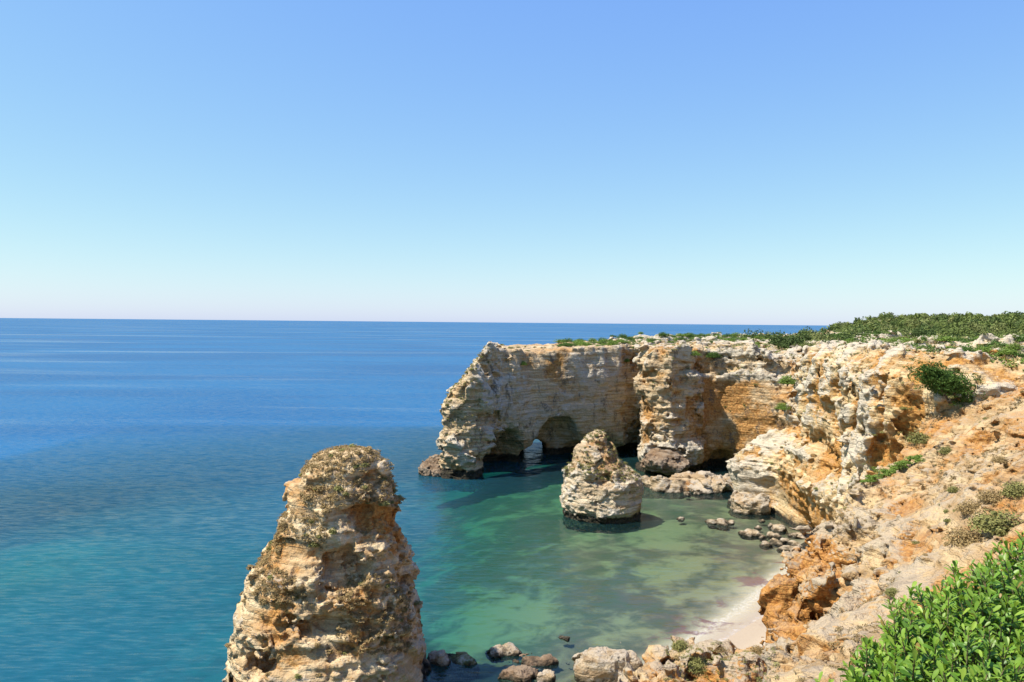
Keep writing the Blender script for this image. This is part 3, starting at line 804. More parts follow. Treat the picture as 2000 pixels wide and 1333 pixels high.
for i, (u, v, s) in enumerate(strew):
    boulder('shore_stone', u, v, (s, s * 0.75, s * 0.55), '%s fallen stone in the %s of the strewn cove shallows' % ('tiny' if s < 0.75 else 'small' if s < 1.05 else 'larger', zone(W(u, v), 1330, 1560, 965, 1080)), seed=30 + i, group='fallen stones along the cove shore', res=max(0.1, s / 9), rot=i * 1.3)

# ------------------------------------------------------------------ vegetation
M_SCRUB = leaf_material('dry_scrub', (0.36, 0.26, 0.12), (0.22, 0.16, 0.07), 0.8, 0.2, 0.1)
M_OLIVE = leaf_material('olive_scrub', (0.25, 0.235, 0.08), (0.15, 0.16, 0.05), 0.75, 0.2, 0.15)
M_GREEN = leaf_material('green_scrub', (0.17, 0.25, 0.04), (0.10, 0.165, 0.03), 0.65, 0.25, 0.2)
M_DARK = leaf_material('juniper_foliage', (0.06, 0.115, 0.025), (0.10, 0.165, 0.03), 0.7, 0.2, 0.15)
M_PINE = leaf_material('pine_foliage', (0.16, 0.20, 0.055), (0.09, 0.125, 0.036), 0.75, 0.2, 0.1)
M_PINES = [M_PINE, leaf_material('pale_pine_foliage', (0.20, 0.22, 0.075), (0.12, 0.145, 0.05), 0.75, 0.2, 0.1), leaf_material('dark_pine_foliage', (0.08, 0.115, 0.035), (0.05, 0.08, 0.025), 0.75, 0.2, 0.1)]
M_BARK = plain_material('bark', (0.12, 0.09, 0.06), (0.07, 0.05, 0.035), 12)

def foliage(n, leaf, seed, shape='dome', elong=1.6, lobes=9, up=0.3):
    """a unit crown (radius 1, base at z = 0) of n small leaf faces gathered in uneven clumps"""
    r = np.random.default_rng(seed)
    c = r.normal(size=(lobes, 3)); c /= np.linalg.norm(c, axis=1)[:, None]
    c *= (0.22 + 0.34 * r.random(lobes))[:, None]
    c[:, 2] = np.abs(c[:, 2]) * 0.95
    rad = 0.30 + 0.24 * r.random(lobes)
    w = rad ** 2; k = r.choice(lobes, n, p=w / w.sum())
    d = r.normal(size=(n, 3)); d /= np.linalg.norm(d, axis=1)[:, None]
    rr = rad[k] * (0.55 + 0.55 * r.random(n) ** 0.7)
    p = c[k] + d * rr[:, None]
    p[:, 2] = np.maximum(p[:, 2], r.random(n) * 0.15)
    nrm = d * 0.7 + r.normal(size=(n, 3)) * 0.6; nrm[:, 2] += up
    nrm /= np.linalg.norm(nrm, axis=1)[:, None]
    a = np.cross(nrm, r.normal(size=(n, 3))); a /= np.linalg.norm(a, axis=1)[:, None]
    b = np.cross(nrm, a)
    s = leaf * (0.6 + 0.8 * r.random(n))[:, None]
    a = a * s * elong; b = b * s
    V = np.stack([p - a, p - b * 0.8, p + a, p + b * 0.8], 1).reshape(-1, 3)
    return V, np.arange(4 * n).reshape(-1, 4)
def fol_mesh(name, mat, *a, **k):
    V, Q = foliage(*a, **k)
    o = add_mesh(name, V, Q, mat, smooth=False)
    me = o.data; bpy.data.objects.remove(o); return me
def stem_mesh(name, seed, n=5, spread=0.5, hgt=0.55, rad=0.05):
    r = np.random.default_rng(seed); Vs = []; Qs = []; o = 0
    for i in range(n):
        end = np.array([r.normal() * spread, r.normal() * spread, hgt * (0.7 + 0.5 * r.random())])
        midp = end * 0.5 + np.array([r.normal() * 0.06, r.normal() * 0.06, 0])
        for q, (c, w) in enumerate(((np.array([0, 0, -0.25]), rad), (midp, rad * 0.7), (end, rad * 0.3))):
            for a in range(5):
                Vs.append(c + w * np.array([math.cos(a * 1.2566), math.sin(a * 1.2566), 0]))
        for q in range(2):
            for a in range(5):
                Qs.append((o + q * 5 + a, o + q * 5 + (a + 1) % 5, o + q * 5 + 5 + (a + 1) % 5, o + q * 5 + 5 + a))
        o += 15
    ob = add_mesh(name, np.array(Vs), np.array(Qs), M_BARK); me = ob.data; bpy.data.objects.remove(ob); return me
BARK_STEMS = [stem_mesh('stem', 900 + i) for i in range(3)]
def put(me, name, loc, s, rz=None, tilt=None):
    o = bpy.data.objects.new(name, me); COL.objects.link(o)
    o.location = loc; o.scale = s if hasattr(s, '__len__') else (s, s, s)
    o.rotation_euler = (tilt[0] if tilt else 0, tilt[1] if tilt else 0, random.random() * 6.28 if rz is None else rz)
    return o
def shrub(name, mes, loc, s, label, cat='shrub', group=None, stems=True, rz=None, tilt=None):
    """an Empty at the base with foliage and stem"""
    e = empty(name, loc); e.scale = s if hasattr(s, '__len__') else (s, s, s)
    e.rotation_euler = (tilt[0] if tilt else 0, tilt[1] if tilt else 0, random.random() * 6.28 if rz is None else rz)
    f = bpy.data.objects.new('foliage', random.choice(mes)); COL.objects.link(f); f.parent = e
    if stems:
        g = bpy.data.objects.new('stem', random.choice(BARK_STEMS)); COL.objects.link(g); g.parent = e
    return tag(e, label, cat, group)

SCRUB = [fol_mesh('dry_tuft', M_SCRUB, 420, 0.08, 200 + i, lobes=5, up=0.5) for i in range(4)]
OLIVE = [fol_mesh('olive_tuft', M_OLIVE, 420, 0.08, 220 + i, lobes=5, up=0.5) for i in range(3)]
GREEN = [fol_mesh('green_shrub', M_GREEN, 1500, 0.042, 240 + i, lobes=11) for i in range(4)]
DARK = [fol_mesh('dark_shrub', M_DARK, 1500, 0.042, 260 + i, lobes=11) for i in range(3)]
DENSE = [fol_mesh('foliage', M_GREEN, 2600, 0.035, 270, lobes=16), fol_mesh('foliage', M_OLIVE, 2600, 0.035, 271, lobes=16),
         fol_mesh('foliage', M_SCRUB, 2600, 0.035, 272, lobes=16), fol_mesh('foliage', M_DARK, 3600, 0.035, 273, lobes=20)]
PINE = [fol_mesh('crown', M_PINES[i % 3], 1300, 0.05, 280 + i, lobes=12) for i in range(6)]

class Surf:
    def __init__(self, o):
        me = o.data; n = len(me.vertices)
        v = np.empty(n * 3, np.float32); me.vertices.foreach_get('co', v); self.v = v.reshape(-1, 3)
        q = np.empty(n * 3, np.float32); me.vertex_normals.foreach_get('vector', q); self.n = q.reshape(-1, 3)
        self.u, self.w, self.d = project(self.v)
    def snap(self, u, v, r=5):
        m = (np.abs(self.u - u) < r) & (np.abs(self.w - v) < r) & (self.d > 1)
        if not m.any(): return self.snap(u, v, r * 2)
        i = np.nonzero(m)[0]; return self.v[i[np.argmin(self.d[i])]]
    def scatter(self, mask, n, seed, gap):
        i = np.nonzero(mask)[0]; r = np.random.default_rng(seed); r.shuffle(i)
        out = []; grid = {}
        for a in i[:60000]:
            p = self.v[a]; key = tuple((p // gap).astype(int))
            if any(((p - b) ** 2).sum() < gap * gap for dx in (-1, 0, 1) for dy in (-1, 0, 1) for dz in (-1, 0, 1) for b in grid.get((key[0] + dx, key[1] + dy, key[2] + dz), ())): continue
            grid.setdefault(key, []).append(p); out.append(p)
            if len(out) >= n: break
        return out
S_STACK, S_SMALL, S_ARCH, S_MID, S_NEAR = Surf(STACK), Surf(SMALL), Surf(arch), Surf(mid), Surf(near)

# dry tufts on the tall stack: on the broken slopes facing the viewer and round the top
s = S_STACK
pn = noise(s.v[:, 0], s.v[:, 1], s.v[:, 2], 3.4, 91)
m = (s.n[:, 1] < 0.35) & (s.n[:, 2] > 0.05) & (pn > 0.0) & (s.v[:, 2] > 1.5)
patch = ((s.u > 660) & (s.u < 800) & (s.w > 1120) & (s.w < 1275)) | ((s.w < 990) & (s.u > 590)) | ((s.u < 640) & (s.w > 1000) & (s.w < 1180) & (s.u > 500))
m1 = (s.n[:, 1] < 0.35) & (s.n[:, 2] > -0.1) & patch & (pn > -0.35)
for mm, n, sd in ((m1, 90, 1), (m, 60, 2)):
    for p in s.scatter(mm, n, sd, 0.9):
        a = 0.36 + 0.36 * random.random() ** 2
        ol = random.random() < 0.3
        tag(put(random.choice(OLIVE if ol else SCRUB), 'dry_tuft' if not ol else 'olive_tuft', tuple(p - np.array([0, 0, 0.12])), (a, a, a * 0.8)),
            ('olive green tuft' if ol else 'dry brown tuft') + ' on the %s of the tall sea stack' % zone(p, 460, 830, 870, 1333), 'shrub', 'green tufts on the tall sea stack' if ol else 'dry tufts on the tall sea stack')
def scrub_mass(name, pts, mat, size, label, seed, n=70, leaf=0.11):
    r = np.random.default_rng(seed); Vs, Qs, k = [], [], 0
    protos = [foliage(n, leaf, seed * 31 + i, lobes=5, up=0.4) for i in range(6)]
    for i, p in enumerate(pts):
        V_, Q_ = protos[i % 6]; a = size * (0.6 + 0.8 * r.random()); t = r.random() * 6.28
        R_ = np.array([[math.cos(t), math.sin(t), 0], [-math.sin(t), math.cos(t), 0], [0, 0, 0.75]])
        Vs.append(V_ @ R_ * a + np.asarray(p) - np.array([0, 0, a * 0.2])); Qs.append(Q_ + k); k += len(V_)
    return tag(add_mesh(name, np.concatenate(Vs), np.concatenate(Qs), mat, smooth=False), label, kind='stuff')
scrub_mass('dry_scrub', s.scatter(m1, 1400, 11, 0.2), M_SCRUB, 0.34, 'carpet of dry brown scrub over the tall sea stack', 5)
s = S_SMALL
m = (s.n[:, 2] > 0.25) & (s.n[:, 1] < 0.5) & (s.v[:, 2] > 6)
for p in s.scatter(m, 46, 3, 0.7):
    a = 0.3 + 0.35 * random.random()
    tag(put(random.choice(OLIVE + SCRUB[:1]), 'olive_cushion', tuple(p), (a, a, a * 0.6)), 'low olive tuft on the %s of the small sea stack' % zone(p, 1100, 1260, 838, 960), 'shrub', 'tufts on the small sea stack')

pq = noise(s.v[:, 0], s.v[:, 1], s.v[:, 2], 2.2, 93)
M_LOW = leaf_material('low_cliff_plants', (0.27, 0.25, 0.09), (0.17, 0.175, 0.06), 0.8, 0.2, 0.1)
scrub_mass('cliff_plants', s.scatter((s.n[:, 2] > 0.1) & (s.n[:, 1] < 0.4) & (s.v[:, 2] > 6.2) & (pq > -0.1), 420, 31, 0.24), M_LOW, 0.33, 'low olive cliff plants over the upper part of the small sea stack', 12)
# shrubs along the rim and top of the arch headland
s = S_ARCH
topm = (s.n[:, 2] > 0.8) & (s.v[:, 2] > 22)
for p in s.scatter(topm & (s.v[:, 0] > 12) & (s.v[:, 1] > 166 + 0.05 * s.v[:, 0]) & (s.v[:, 1] < 200), 240, 4, 1.8):
    a = 0.8 + 1.0 * random.random() ** 1.5
    k = random.random()
    tag(put(random.choice(GREEN if k < 0.6 else DARK), 'clifftop_shrub', tuple(p), (a * 1.3, a * 1.3, a * 0.75)), 'low green shrub on top of the arch headland, %s of its plateau' % zone(p, 1080, 1560, 655, 690), 'shrub', 'green shrubs on top of the arch headland')
pq = noise(s.v[:, 0], s.v[:, 1], s.v[:, 2] * 0, 7, 99)
top_arch = s.scatter(topm & (s.v[:, 0] > 26) & (s.v[:, 1] > 153) & (s.v[:, 1] < 205) & (pq > -0.4 + 0.02 * (60 - s.v[:, 0])), 1300, 36, 0.6)
scrub_mass('plateau_scrub', top_arch[::2], M_GREEN, 0.8, 'green scrub carpet on the plateau of the arch headland', 19, 90, 0.1)
scrub_mass('plateau_scrub', top_arch[1::2], M_PINES[1], 0.75, 'pale olive scrub carpet on the plateau of the arch headland', 20, 90, 0.1)
for p in s.scatter(topm & (s.v[:, 0] > -6) & (s.v[:, 0] < 30) & (s.v[:, 1] < 172), 26, 5, 2.0):
    a = 0.35 + 0.4 * random.random()
    tag(put(random.choice(OLIVE), 'rim_tuft', tuple(p), (a * 1.3, a * 1.3, a * 0.7)), 'small olive tuft on the bare rim of the arch headland', 'shrub', 'olive tufts on the rim of the arch headland')
m = (s.n[:, 2] > 0.25) & (s.v[:, 0] < -5) & (s.v[:, 2] > 8) & (s.v[:, 1] < 156)
for p in s.scatter(m, 44, 6, 0.9):
    a = 0.35 + 0.4 * random.random()
    tag(put(random.choice(OLIVE), 'scrub_tuft', tuple(p), (a, a, a * 0.6)), 'olive tuft on the %s of the sloping seaward arch tip' % zone(p, 850, 960, 690, 850), 'shrub', 'tufts on the tip of the arch headland')
m = (s.n[:, 2] > 0.15) & (s.v[:, 0] > 25) & (s.v[:, 2] > 9) & (s.v[:, 1] < 165) & (s.n[:, 1] < 0.2)
for p in s.scatter(m, 50, 7, 1.2):
    a = 0.3 + 0.4 * random.random()
    tag(put(random.choice(OLIVE), 'scrub_tuft', tuple(p), (a, a, a * 0.6)), 'olive tuft clinging to the %s of the sunlit buttress' % zone(p, 1230, 1400, 690, 900), 'shrub', 'tufts on the sunlit buttress')
pq = noise(s.v[:, 0], s.v[:, 1], s.v[:, 2], 3.5, 94)
scrub_mass('cliff_plants', s.scatter((s.n[:, 2] > 0.2) & (s.v[:, 0] < -4) & (s.v[:, 1] < 158) & (s.v[:, 2] > 9) & (pq > -0.1), 420, 32, 0.32), M_LOW, 0.42, 'low olive cliff plants over the sloping tip of the arch headland', 13)
scrub_mass('cliff_plants', s.scatter((s.n[:, 2] > 0.12) & (s.v[:, 0] > 24) & (s.v[:, 0] < 58) & (s.v[:, 1] < 166) & (s.v[:, 2] > 12) & (s.n[:, 1] < 0.3) & (pq > 0.12), 420, 33, 0.32), M_LOW, 0.38, 'low olive cliff plants over the buttress and the cliff beside it', 14)
for (u, v, r, lab, me) in ((1362, 690, 1.5, 'bright green shrub hanging over the rim above the buttress', 0), (1392, 696, 1.9, 'dark green shrub at the rim beside the bright one', 3),
                       (1228, 700, 1.2, 'small green shrub on a ledge high on the shaded wall', 0), (1026, 704, 1.3, 'yellow green shrub in the notch near the arch tip', 0)):
    p = s.snap(u, v, 6)
    shrub('shrub', [DENSE[me]], tuple(p - np.array([0, 0, r * 0.4])), (r, r, r * 0.85), lab)

s = S_MID
m = (s.n[:, 2] > 0.82) & (s.v[:, 2] > 23) & (s.v[:, 0] > 50)
for p in s.scatter(m & (s.v[:, 0] > 51.5), 230, 8, 1.3):
    a = 0.6 + 1.0 * random.random() ** 1.4; k = random.random()
    me = GREEN if k < 0.6 else (DARK if k < 0.8 else OLIVE)
    lab = 'green' if k < 0.6 else ('dark green' if k < 0.8 else 'olive')
    tag(put(random.choice(me), 'plateau_shrub', tuple(p - np.array([0, 0, 0.1])), (a * 1.35, a * 1.35, a * 0.75)), 'low %s shrub on top of the middle headland, %s of its plateau' % (lab, zone(p, 1560, 2000, 665, 705)), 'shrub', '%s shrubs on top of the middle headland' % lab)
pq = noise(s.v[:, 0], s.v[:, 1], s.v[:, 2] * 0, 6, 98)
top_mid = s.scatter((s.n[:, 2] > 0.45) & (s.v[:, 2] > 24.2) & (s.v[:, 0] > 46.5) & (pq > -0.6), 2000, 35, 0.4)
scrub_mass('plateau_scrub', top_mid[::2], M_GREEN, 0.75, 'green scrub carpet on top of the middle headland', 16, 110, 0.09)
scrub_mass('plateau_scrub', top_mid[1::4], M_PINES[1], 0.75, 'pale olive scrub carpet on top of the middle headland', 17, 110, 0.09)
scrub_mass('plateau_scrub', top_mid[3::4], M_DARK, 0.8, 'dark green scrub carpet on top of the middle headland', 18, 110, 0.09)
m = (s.n[:, 2] > 0.3) & (s.n[:, 0] < 0.4) & (s.v[:, 2] > 7) & (s.v[:, 2] < 25)
for p in s.scatter(m, 120, 9, 1.0):
    a = 0.22 + 0.36 * random.random()
    tag(put(random.choice(OLIVE + SCRUB), 'cliff_tuft', tuple(p), (a, a, a * 0.65)), 'small scrub tuft on the %s of the middle headland face' % zone(p, 1460, 1820, 690, 960), 'shrub', 'tufts on the middle headland')
pq = noise(s.v[:, 0], s.v[:, 1], s.v[:, 2], 3.5, 96)
scrub_mass('cliff_plants', s.scatter((s.n[:, 2] > 0.15) & (s.n[:, 0] < 0.3) & (s.v[:, 2] > 9) & (s.v[:, 0] < 56) & (pq > 0.1), 700, 34, 0.28), M_LOW, 0.3, 'low olive cliff plants over the face of the middle headland', 15)
for (u, v, r, lab, me) in ((1505, 745, 1.7, 'green shrub in the dark gully beyond the middle headland', 0), (1518, 778, 1.4, 'yellow green shrub lower in the gully', 0)):
    p = s.snap(u + 12, v, 8)
    shrub('shrub', [DENSE[me]], tuple(p - np.array([0.8, 0, r * 0.5])), (r, r, r), lab)

# the wind-pressed juniper: long combed sprays leaning downslope
def juniper():
    r = np.random.default_rng(55)
    c = S_MID.snap(1848, 748, 10)
    e = empty('juniper_bush', tuple(c))
    Vs = []; n = 0
    for i in range(760):
        o_, q_ = ((0, 0, 0.1), (1.0, 0.8, 0.62)) if i % 2 else (((1.7, 0, -0.75), (0.8, 0.6, 0.4)) if i % 4 else ((-1.5, 0, 0.15), (0.7, 0.5, 0.45)))
        st = np.array(o_) + r.normal(size=3) * np.array(q_)
        st[2] -= 0.35 * st[0]
        d = np.array([-0.75, -0.35, 0.35]) + r.normal(size=3) * 0.25
        d /= np.linalg.norm(d)
        L = 0.9 + 0.9 * r.random()
        for j in range(26):
            t = r.random(); q = st + d * L * (t - 0.5) + r.normal(size=3) * 0.13 * (1.2 - t)
            a = d * 0.6 + r.normal(size=3) * 0.5; a /= np.linalg.norm(a); b = np.cross(a, r.normal(size=3)); b /= np.linalg.norm(b)
            a *= 0.12; b *= 0.045
            Vs += [q - a, q - b, q + a, q + b]
    V = np.array(Vs)
    add_mesh('foliage', V, np.arange(len(V)).reshape(-1, 4), M_DARK, e, smooth=False)
    f = bpy.data.objects.new('stem', BARK_STEMS[0]); COL.objects.link(f); f.parent = e; f.scale = (2.2, 2.2, 2.0); f.location = (0, 0, -1.2)
    tag(e, 'large dark windswept juniper bush on the right shoulder of the middle headland', 'bush')
juniper()

# shrubs on the near slope
s = S_NEAR
named = [(1790, 848, 1.5, 1, 'rounded olive bush at the head of the grassy strip'), (1945, 1025, 1.45, 1, 'dark grey green bush above the foreground foliage'),
         (1985, 950, 1.2, 1, 'olive bush at the right edge of the slope'), (1845, 870, 0.8, 1, 'small olive bush below the pale outcrop'),
         (1330, 1252, 0.8, 1, 'grey green bush on the crest of the low ledge'), (1360, 1288, 0.95, 1, 'pale sage bush in the middle of the low ledge'),
         (1480, 1262, 0.75, 2, 'dry brown bush where the ledge meets the cliff'), (1410, 1262, 0.5, 2, 'dry straw coloured bush on the ledge crest'),
         (1890, 985, 1.0, 2, 'brown dead bush halfway down the slope'), (1930, 965, 0.9, 2, 'brown dead bush next to the olive one'), (1895, 1045, 1.2, 2, 'wide brown dry bush left of the dark one'),
         (1740, 1150, 0.5, 1, 'small olive bush left of the foreground foliage'), (1955, 890, 0.6, 2, 'low dry bush on the upper slope'), (1860, 945, 0.55, 1, 'small rounded bush on the bare slope')]
for (u, v, r, me, lab) in named:
    p = s.snap(u, v + 8, 6)
    shrub('bush', [DENSE[me]], tuple(p - np.array([0, 0, r * 0.15])), (r, r, r * 0.85), lab, 'bush')
m = (s.n[:, 2] > 0.45) & (s.d < 90) & (s.u > 1300) & (s.u < 2050) & (s.v[:, 2] > 8)
pn = noise(s.v[:, 0], s.v[:, 1], s.v[:, 2], 5, 95)
for p in s.scatter(m & (pn > 0.1), 150, 10, 0.55):
    a = 0.12 + 0.26 * random.random() ** 1.5; ol = random.random() < 0.35
    tag(put(random.choice(OLIVE if ol else SCRUB), 'slope_tuft', tuple(p - np.array([0, 0, 0.04])), (a, a, a * 0.8)),
        ('small olive tuft' if ol else 'small dry tuft') + ' on the %s of the near crumbling slope' % zone(p, 1300, 2000, 720, 1300), 'shrub', ('olive' if ol else 'dry') + ' tufts on the near slope')
pn2 = noise(s.v[:, 0], s.v[:, 1], s.v[:, 2], 3.5, 97)
scrub_mass('plateau_scrub', s.scatter((s.n[:, 2] > 0.4) & (s.v[:, 1] > 69) & (s.v[:, 2] > 24.3) & (s.u > 1700) & (s.u < 2080) & (pn2 > -0.2), 700, 37, 0.4), M_GREEN, 0.7, 'green scrub along the rim at the top of the near slope', 23, 110, 0.09)
scrub_mass('dry_grass', s.scatter(m & (pn2 > 0.12) & (s.u > 1620), 1500, 21, 0.22), leaf_material('dry_grass', (0.28, 0.20, 0.095), (0.15, 0.115, 0.05), 0.85, 0.2, 0.1), 0.27, 'patches of dry brown grass and scrub over the near slope', 8, 60, 0.10)
scrub_mass('ledge_scrub', s.scatter((s.n[:, 2] > 0.4) & (s.u > 1300) & (s.u < 1520) & (s.w > 1240) & (s.w < 1340) & (s.d < 52) & (pn2 > -0.1), 350, 22, 0.2), M_OLIVE, 0.2, 'thin dry scrub over the low ledge', 9, 60, 0.09)
# the strip of fresh green ground cover along the gully
gl = []
for i in range(70):
    t = i / 69; u = 1690 + 105 * t + random.uniform(-6, 6); v = 932 - 44 * t + random.uniform(-4, 5)
    gl.append(s.snap(u, v + 3, 5))
Vs, Qs, n = [], [], 0
for i, p in enumerate(gl):
    V_, Q_ = foliage(90, 0.09, 700 + i, lobes=5)
    Vs.append(V_ * np.array([0.55, 0.55, 0.32]) + p); Qs.append(Q_ + n); n += len(V_)
tag(add_mesh('ground_cover', np.concatenate(Vs), np.concatenate(Qs), M_GREEN, smooth=False), 'strip of fresh green ground cover along the gully edge', kind='stuff')

# pines and scrub of the hinterland: the nearest ones each a tree, the far wood one mass
TRUNK = [stem_mesh('trunk', 950 + i, 3, 0.22, 0.55, 0.06) for i in range(2)]
cand = []
r = np.random.default_rng(5)
for _ in range(60000):
    x, y = r.uniform(56, 560), r.uniform(75, 600)
    cand.append((x, y))
cand = np.array(cand)
d = poly_sd(cand[:, 0], cand[:, 1], HILL_POLY)
z = hill_z(cand[:, 0], cand[:, 1])
u, v, dd = project(np.column_stack([cand, z + 1.5]))
ok = (d < -1) & (u > 1380) & (u < 2120) & (dd > 70)
cand, z, dd = cand[ok], z[ok], dd[ok]
order = np.argsort(dd); grid = {}; sel = []
for i in order:
    x, y = cand[i]
    sp = 2.6 + dd[i] * 0.011
    key = (int(x // 6), int(y // 6))
    if any((x - cand[j][0]) ** 2 + (y - cand[j][1]) ** 2 < sp * sp for a in (-1, 0, 1) for b in (-1, 0, 1) for j in grid.get((key[0] + a, key[1] + b), ())): continue
    grid.setdefault(key, []).append(i); sel.append(i)
Vs, Qs, n = [[], [], []], [[], [], []], [0, 0, 0]
base = [foliage(330, 0.085, 760 + i, lobes=9) for i in range(4)]
for q, i in enumerate(sel):
    x, y = cand[i]; zz = z[i]
    if q < 260:
        hgt = 0.9 + 1.5 * random.random() if dd[i] < 150 else 1.4 + 2.4 * random.random()
        if dd[i] < 150:
            k = random.random()
            tag(put(random.choice(GREEN if k < 0.4 else (DARK if k < 0.7 else PINE)), 'hill_shrub', (x, y, zz - 0.2), (hgt, hgt, hgt * 0.75)),
                'round green shrub in the %s of the scrub before the pine wood' % zone((x, y, zz), 1500, 2050, 650, 700), 'shrub', 'shrubs before the pine wood')
        else:
            e = empty('pine_tree', (x, y, zz)); e.scale = (hgt, hgt, hgt * 1.15); e.rotation_euler = (0, 0, random.random() * 6.28)
            f = bpy.data.objects.new('crown', random.choice(PINE)); COL.objects.link(f); f.parent = e; f.location = (0, 0, 0.35)
            g = bpy.data.objects.new('trunk', random.choice(TRUNK)); COL.objects.link(g); g.parent = e
            tag(e, 'low green pine in the %s of the hillside wood' % zone((x, y, zz), 1500, 2050, 625, 690), 'tree', 'pines at the edge of the wood')
    else:
        V_, Q_ = base[q % 4]; hgt = 1.5 + 3.2 * random.random() ** 1.5; a = random.random() * 6.28; c = random.choice((0, 0, 1, 2))
        ca, sa = math.cos(a), math.sin(a)
        R_ = np.array([[ca, sa, 0], [-sa, ca, 0], [0, 0, 1]])
        Vs[c].append((V_ @ R_) * np.array([hgt, hgt, hgt * random.uniform(0.8, 1.4)]) + np.array([x, y, zz + 0.1])); Qs[c].append(Q_ + n[c]); n[c] += len(V_)
print('hill plants', len(sel))
for c, nm in enumerate(('mid green', 'pale olive', 'dark green')):
    tag(add_mesh('pine_wood', np.concatenate(Vs[c]), np.concatenate(Qs[c]), M_PINES[c], smooth=False), 'the %s trees of the far wood covering the hill' % nm, kind='stuff')

# ------------------------------------------------------------------ the foreground bush
def leaf_mat_near():
    t = NT('glossy_leaf')
    geo = t.n.new('ShaderNodeNewGeometry')
    oi = t.n.new('ShaderNodeObjectInfo')
    tip = t.node('Attribute', out=2, attribute_name='young')
    n = t.noise(geo.outputs['Position'], 14, 2)
    col = t.mix(t.ramp(n, 0.35, 0.65), (0.085, 0.20, 0.018), (0.15, 0.30, 0.03))
    tone = t.node('Attribute', out=2, attribute_name='tone')
    col = t.mix(t.ramp(tone, 0.0, 0.6, 0.9, 0.0), col, (0.04, 0.105, 0.016))
    col = t.mix(tip, col, (0.36, 0.48, 0.06))
    col = t.mix(t.ramp(tone, 0.972, 0.98), col, (0.30, 0.19, 0.05))
    bs = t.node('BsdfPrincipled', ins={'Base Color': col, 'Roughness': 0.43, 'Specular IOR Level': 0.4})
    tr = t.node('BsdfTranslucent', ins={'Color': t.mix(0.5, col, (0.30, 0.45, 0.03))})
    t.l.new(t.node('MixShader', ins={0: 0.35, 1: bs, 2: tr}), t.out.inputs[0]); return t.m
M_LEAF = leaf_mat_near()
def leaf_shape():
    # obovate blade folded along its midrib, 1 long
    st = [(0, 0.02), (0.35, 0.13), (0.68, 0.19), (0.9, 0.13), (1.0, 0.01)]
    V = []; F = []
    for (x, w) in st:
        zz = -0.10 * x * x
        V += [(x, -w, zz + w * 0.35), (x, 0, zz), (x, w, zz + w * 0.35)]
    for i in range(len(st) - 1):
        a = i * 3
        F += [(a, a + 1, a + 4, a + 3), (a + 1, a + 2, a + 5, a + 4)]
    return np.array(V, float), np.array(F)
LV, LF = leaf_shape()
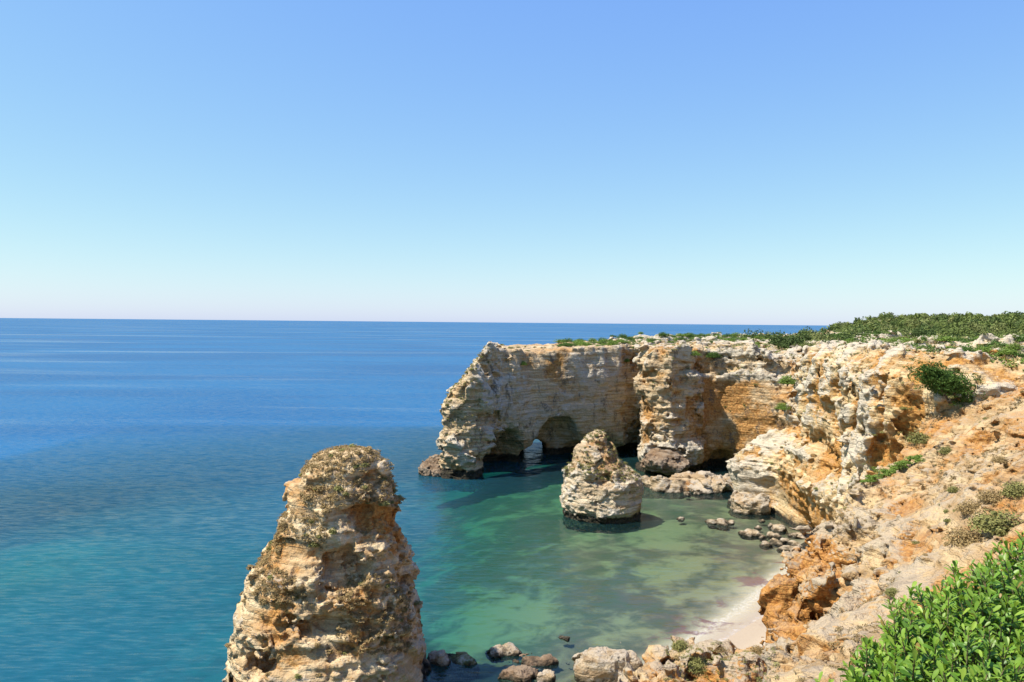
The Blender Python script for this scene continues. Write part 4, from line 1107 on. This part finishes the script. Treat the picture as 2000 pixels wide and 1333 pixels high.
def fg_bush():
    r = np.random.default_rng(77)
    lobes = [(P(2005, 1300, 3.25), 0.47), (P(1880, 1335, 3.1), 0.40), (P(1775, 1385, 3.0), 0.27), (P(2120, 1260, 3.5), 0.55), (P(1930, 1440, 2.75), 0.42), (P(1700, 1470, 3.0), 0.3)]
    c = np.array([2.3, 3.3, 27.6]); rad = np.array([1.0, 1.0, 1.0])
    e = empty('foreground_bush', (c[0], c[1], 26.9)); off = np.array([c[0], c[1], 26.9])
    L = []
    stems = []
    for (lc, lr) in lobes:
        for i in range(int(2400 * lr * lr)):
            d = r.normal(size=3); d[1] -= 0.45; d[2] = abs(d[2]) * 1.1 - 0.25; d[0] -= 0.1; d /= np.linalg.norm(d)
            k = 0.62 + 0.42 * r.random() ** 0.7
            tipp = lc + d * lr * k
            up = d * 0.55 + np.array([-0.05, -0.15, 0.75]) + r.normal(size=3) * 0.28; up /= np.linalg.norm(up)
            ln = 0.10 + 0.10 * r.random(); root = tipp - up * ln
            stems.append((root, tipp))
            nl = int(11 + 7 * r.random()); ph = r.random() * 6.28
            e1 = np.cross(up, [0.3, 0.5, 0.1]); e1 /= np.linalg.norm(e1); e2 = np.cross(up, e1)
            for j in range(nl):
                t = (j + 0.5) / nl
                a = ph + j * 2.4
                out = (math.cos(a) * e1 + math.sin(a) * e2) * (1.0 - 0.4 * t) + up * (0.25 + 0.75 * t)
                out += r.normal(size=3) * 0.2; out /= np.linalg.norm(out)
                side = np.cross(up, out); side /= max(np.linalg.norm(side), 1e-6)
                nn = np.cross(out, side)
                sz = (0.032 + 0.036 * r.random()) * (1.0 - 0.25 * t)
                young = float(max(np.clip((t - 0.6) * 2.2, 0, 1) * r.random() * (k > 0.8), 0.4 * r.random() ** 2))
                L.append((root + up * ln * t, out, side, nn, sz, young, r.random()))
    print('bush leaves', len(L))
    # order by how large they show: nearest to the viewer and inside the frame
    base = np.array([l[0] for l in L]); u, v, dd = project(base)
    inside = (u > 1600) & (u < 2010) & (v > 1000) & (v < 1345) & (dd > 0.5)
    key = np.where(inside, dd - 0.6 * ((base - c) / rad * np.array([0, -0.3, 1])).sum(1), 99)
    order = np.argsort(key)
    def mesh_of(ids):
        Vs, Fs, at = [], [], []
        for q, i in enumerate(ids):
            b, o_, s_, n_, s, y, tn = L[i]
            Vs.append((b - off) + s * (LV[:, :1] * o_ + LV[:, 1:2] * s_ + LV[:, 2:] * n_)); Fs.append(LF + q * len(LV)); at.append(np.full((len(LV), 2), (y, tn)))
        return np.concatenate(Vs), np.concatenate(Fs), np.concatenate(at)
    for i in order[:300]:
        V_, F_, a_ = mesh_of([i])
        add_mesh('leaf', V_, F_, M_LEAF, e, attrs={'young': a_[:, 0], 'tone': a_[:, 1]})
    V_, F_, a_ = mesh_of(order[300:])
    o = add_mesh('leaves', V_, F_, M_LEAF, e, attrs={'young': a_[:, 0], 'tone': a_[:, 1]}); o['kind'] = 'stuff'
    Vs, Qs, n = [], [], 0
    for (a, b) in stems:
        for (p0, p1, w0, w1) in ((a, b, 0.004, 0.002), (a + (c - a) * 0.3 - np.array([0, 0, 0.1]), a, 0.005, 0.004)):
            dd_ = p1 - p0; x1 = np.cross(dd_, [0.2, 0.9, 0.3]); x1 /= np.linalg.norm(x1); x2 = np.cross(dd_, x1); x2 /= np.linalg.norm(x2)
            for p, w in ((p0, w0), (p1, w1)):
                for q in range(4):
                    Vs.append(p + w * (math.cos(q * 1.571) * x1 + math.sin(q * 1.571) * x2) - off)
            Qs += [(n + q, n + (q + 1) % 4, n + 4 + (q + 1) % 4, n + 4 + q) for q in range(4)]; n += 8
    add_mesh('twigs', np.array(Vs), np.array(Qs), plain_material('twig_bark', (0.16, 0.10, 0.05), (0.10, 0.12, 0.04), 30), e)
    tag(e, 'lush bright green leafy bush filling the lower right corner', 'bush')
fg_bush()
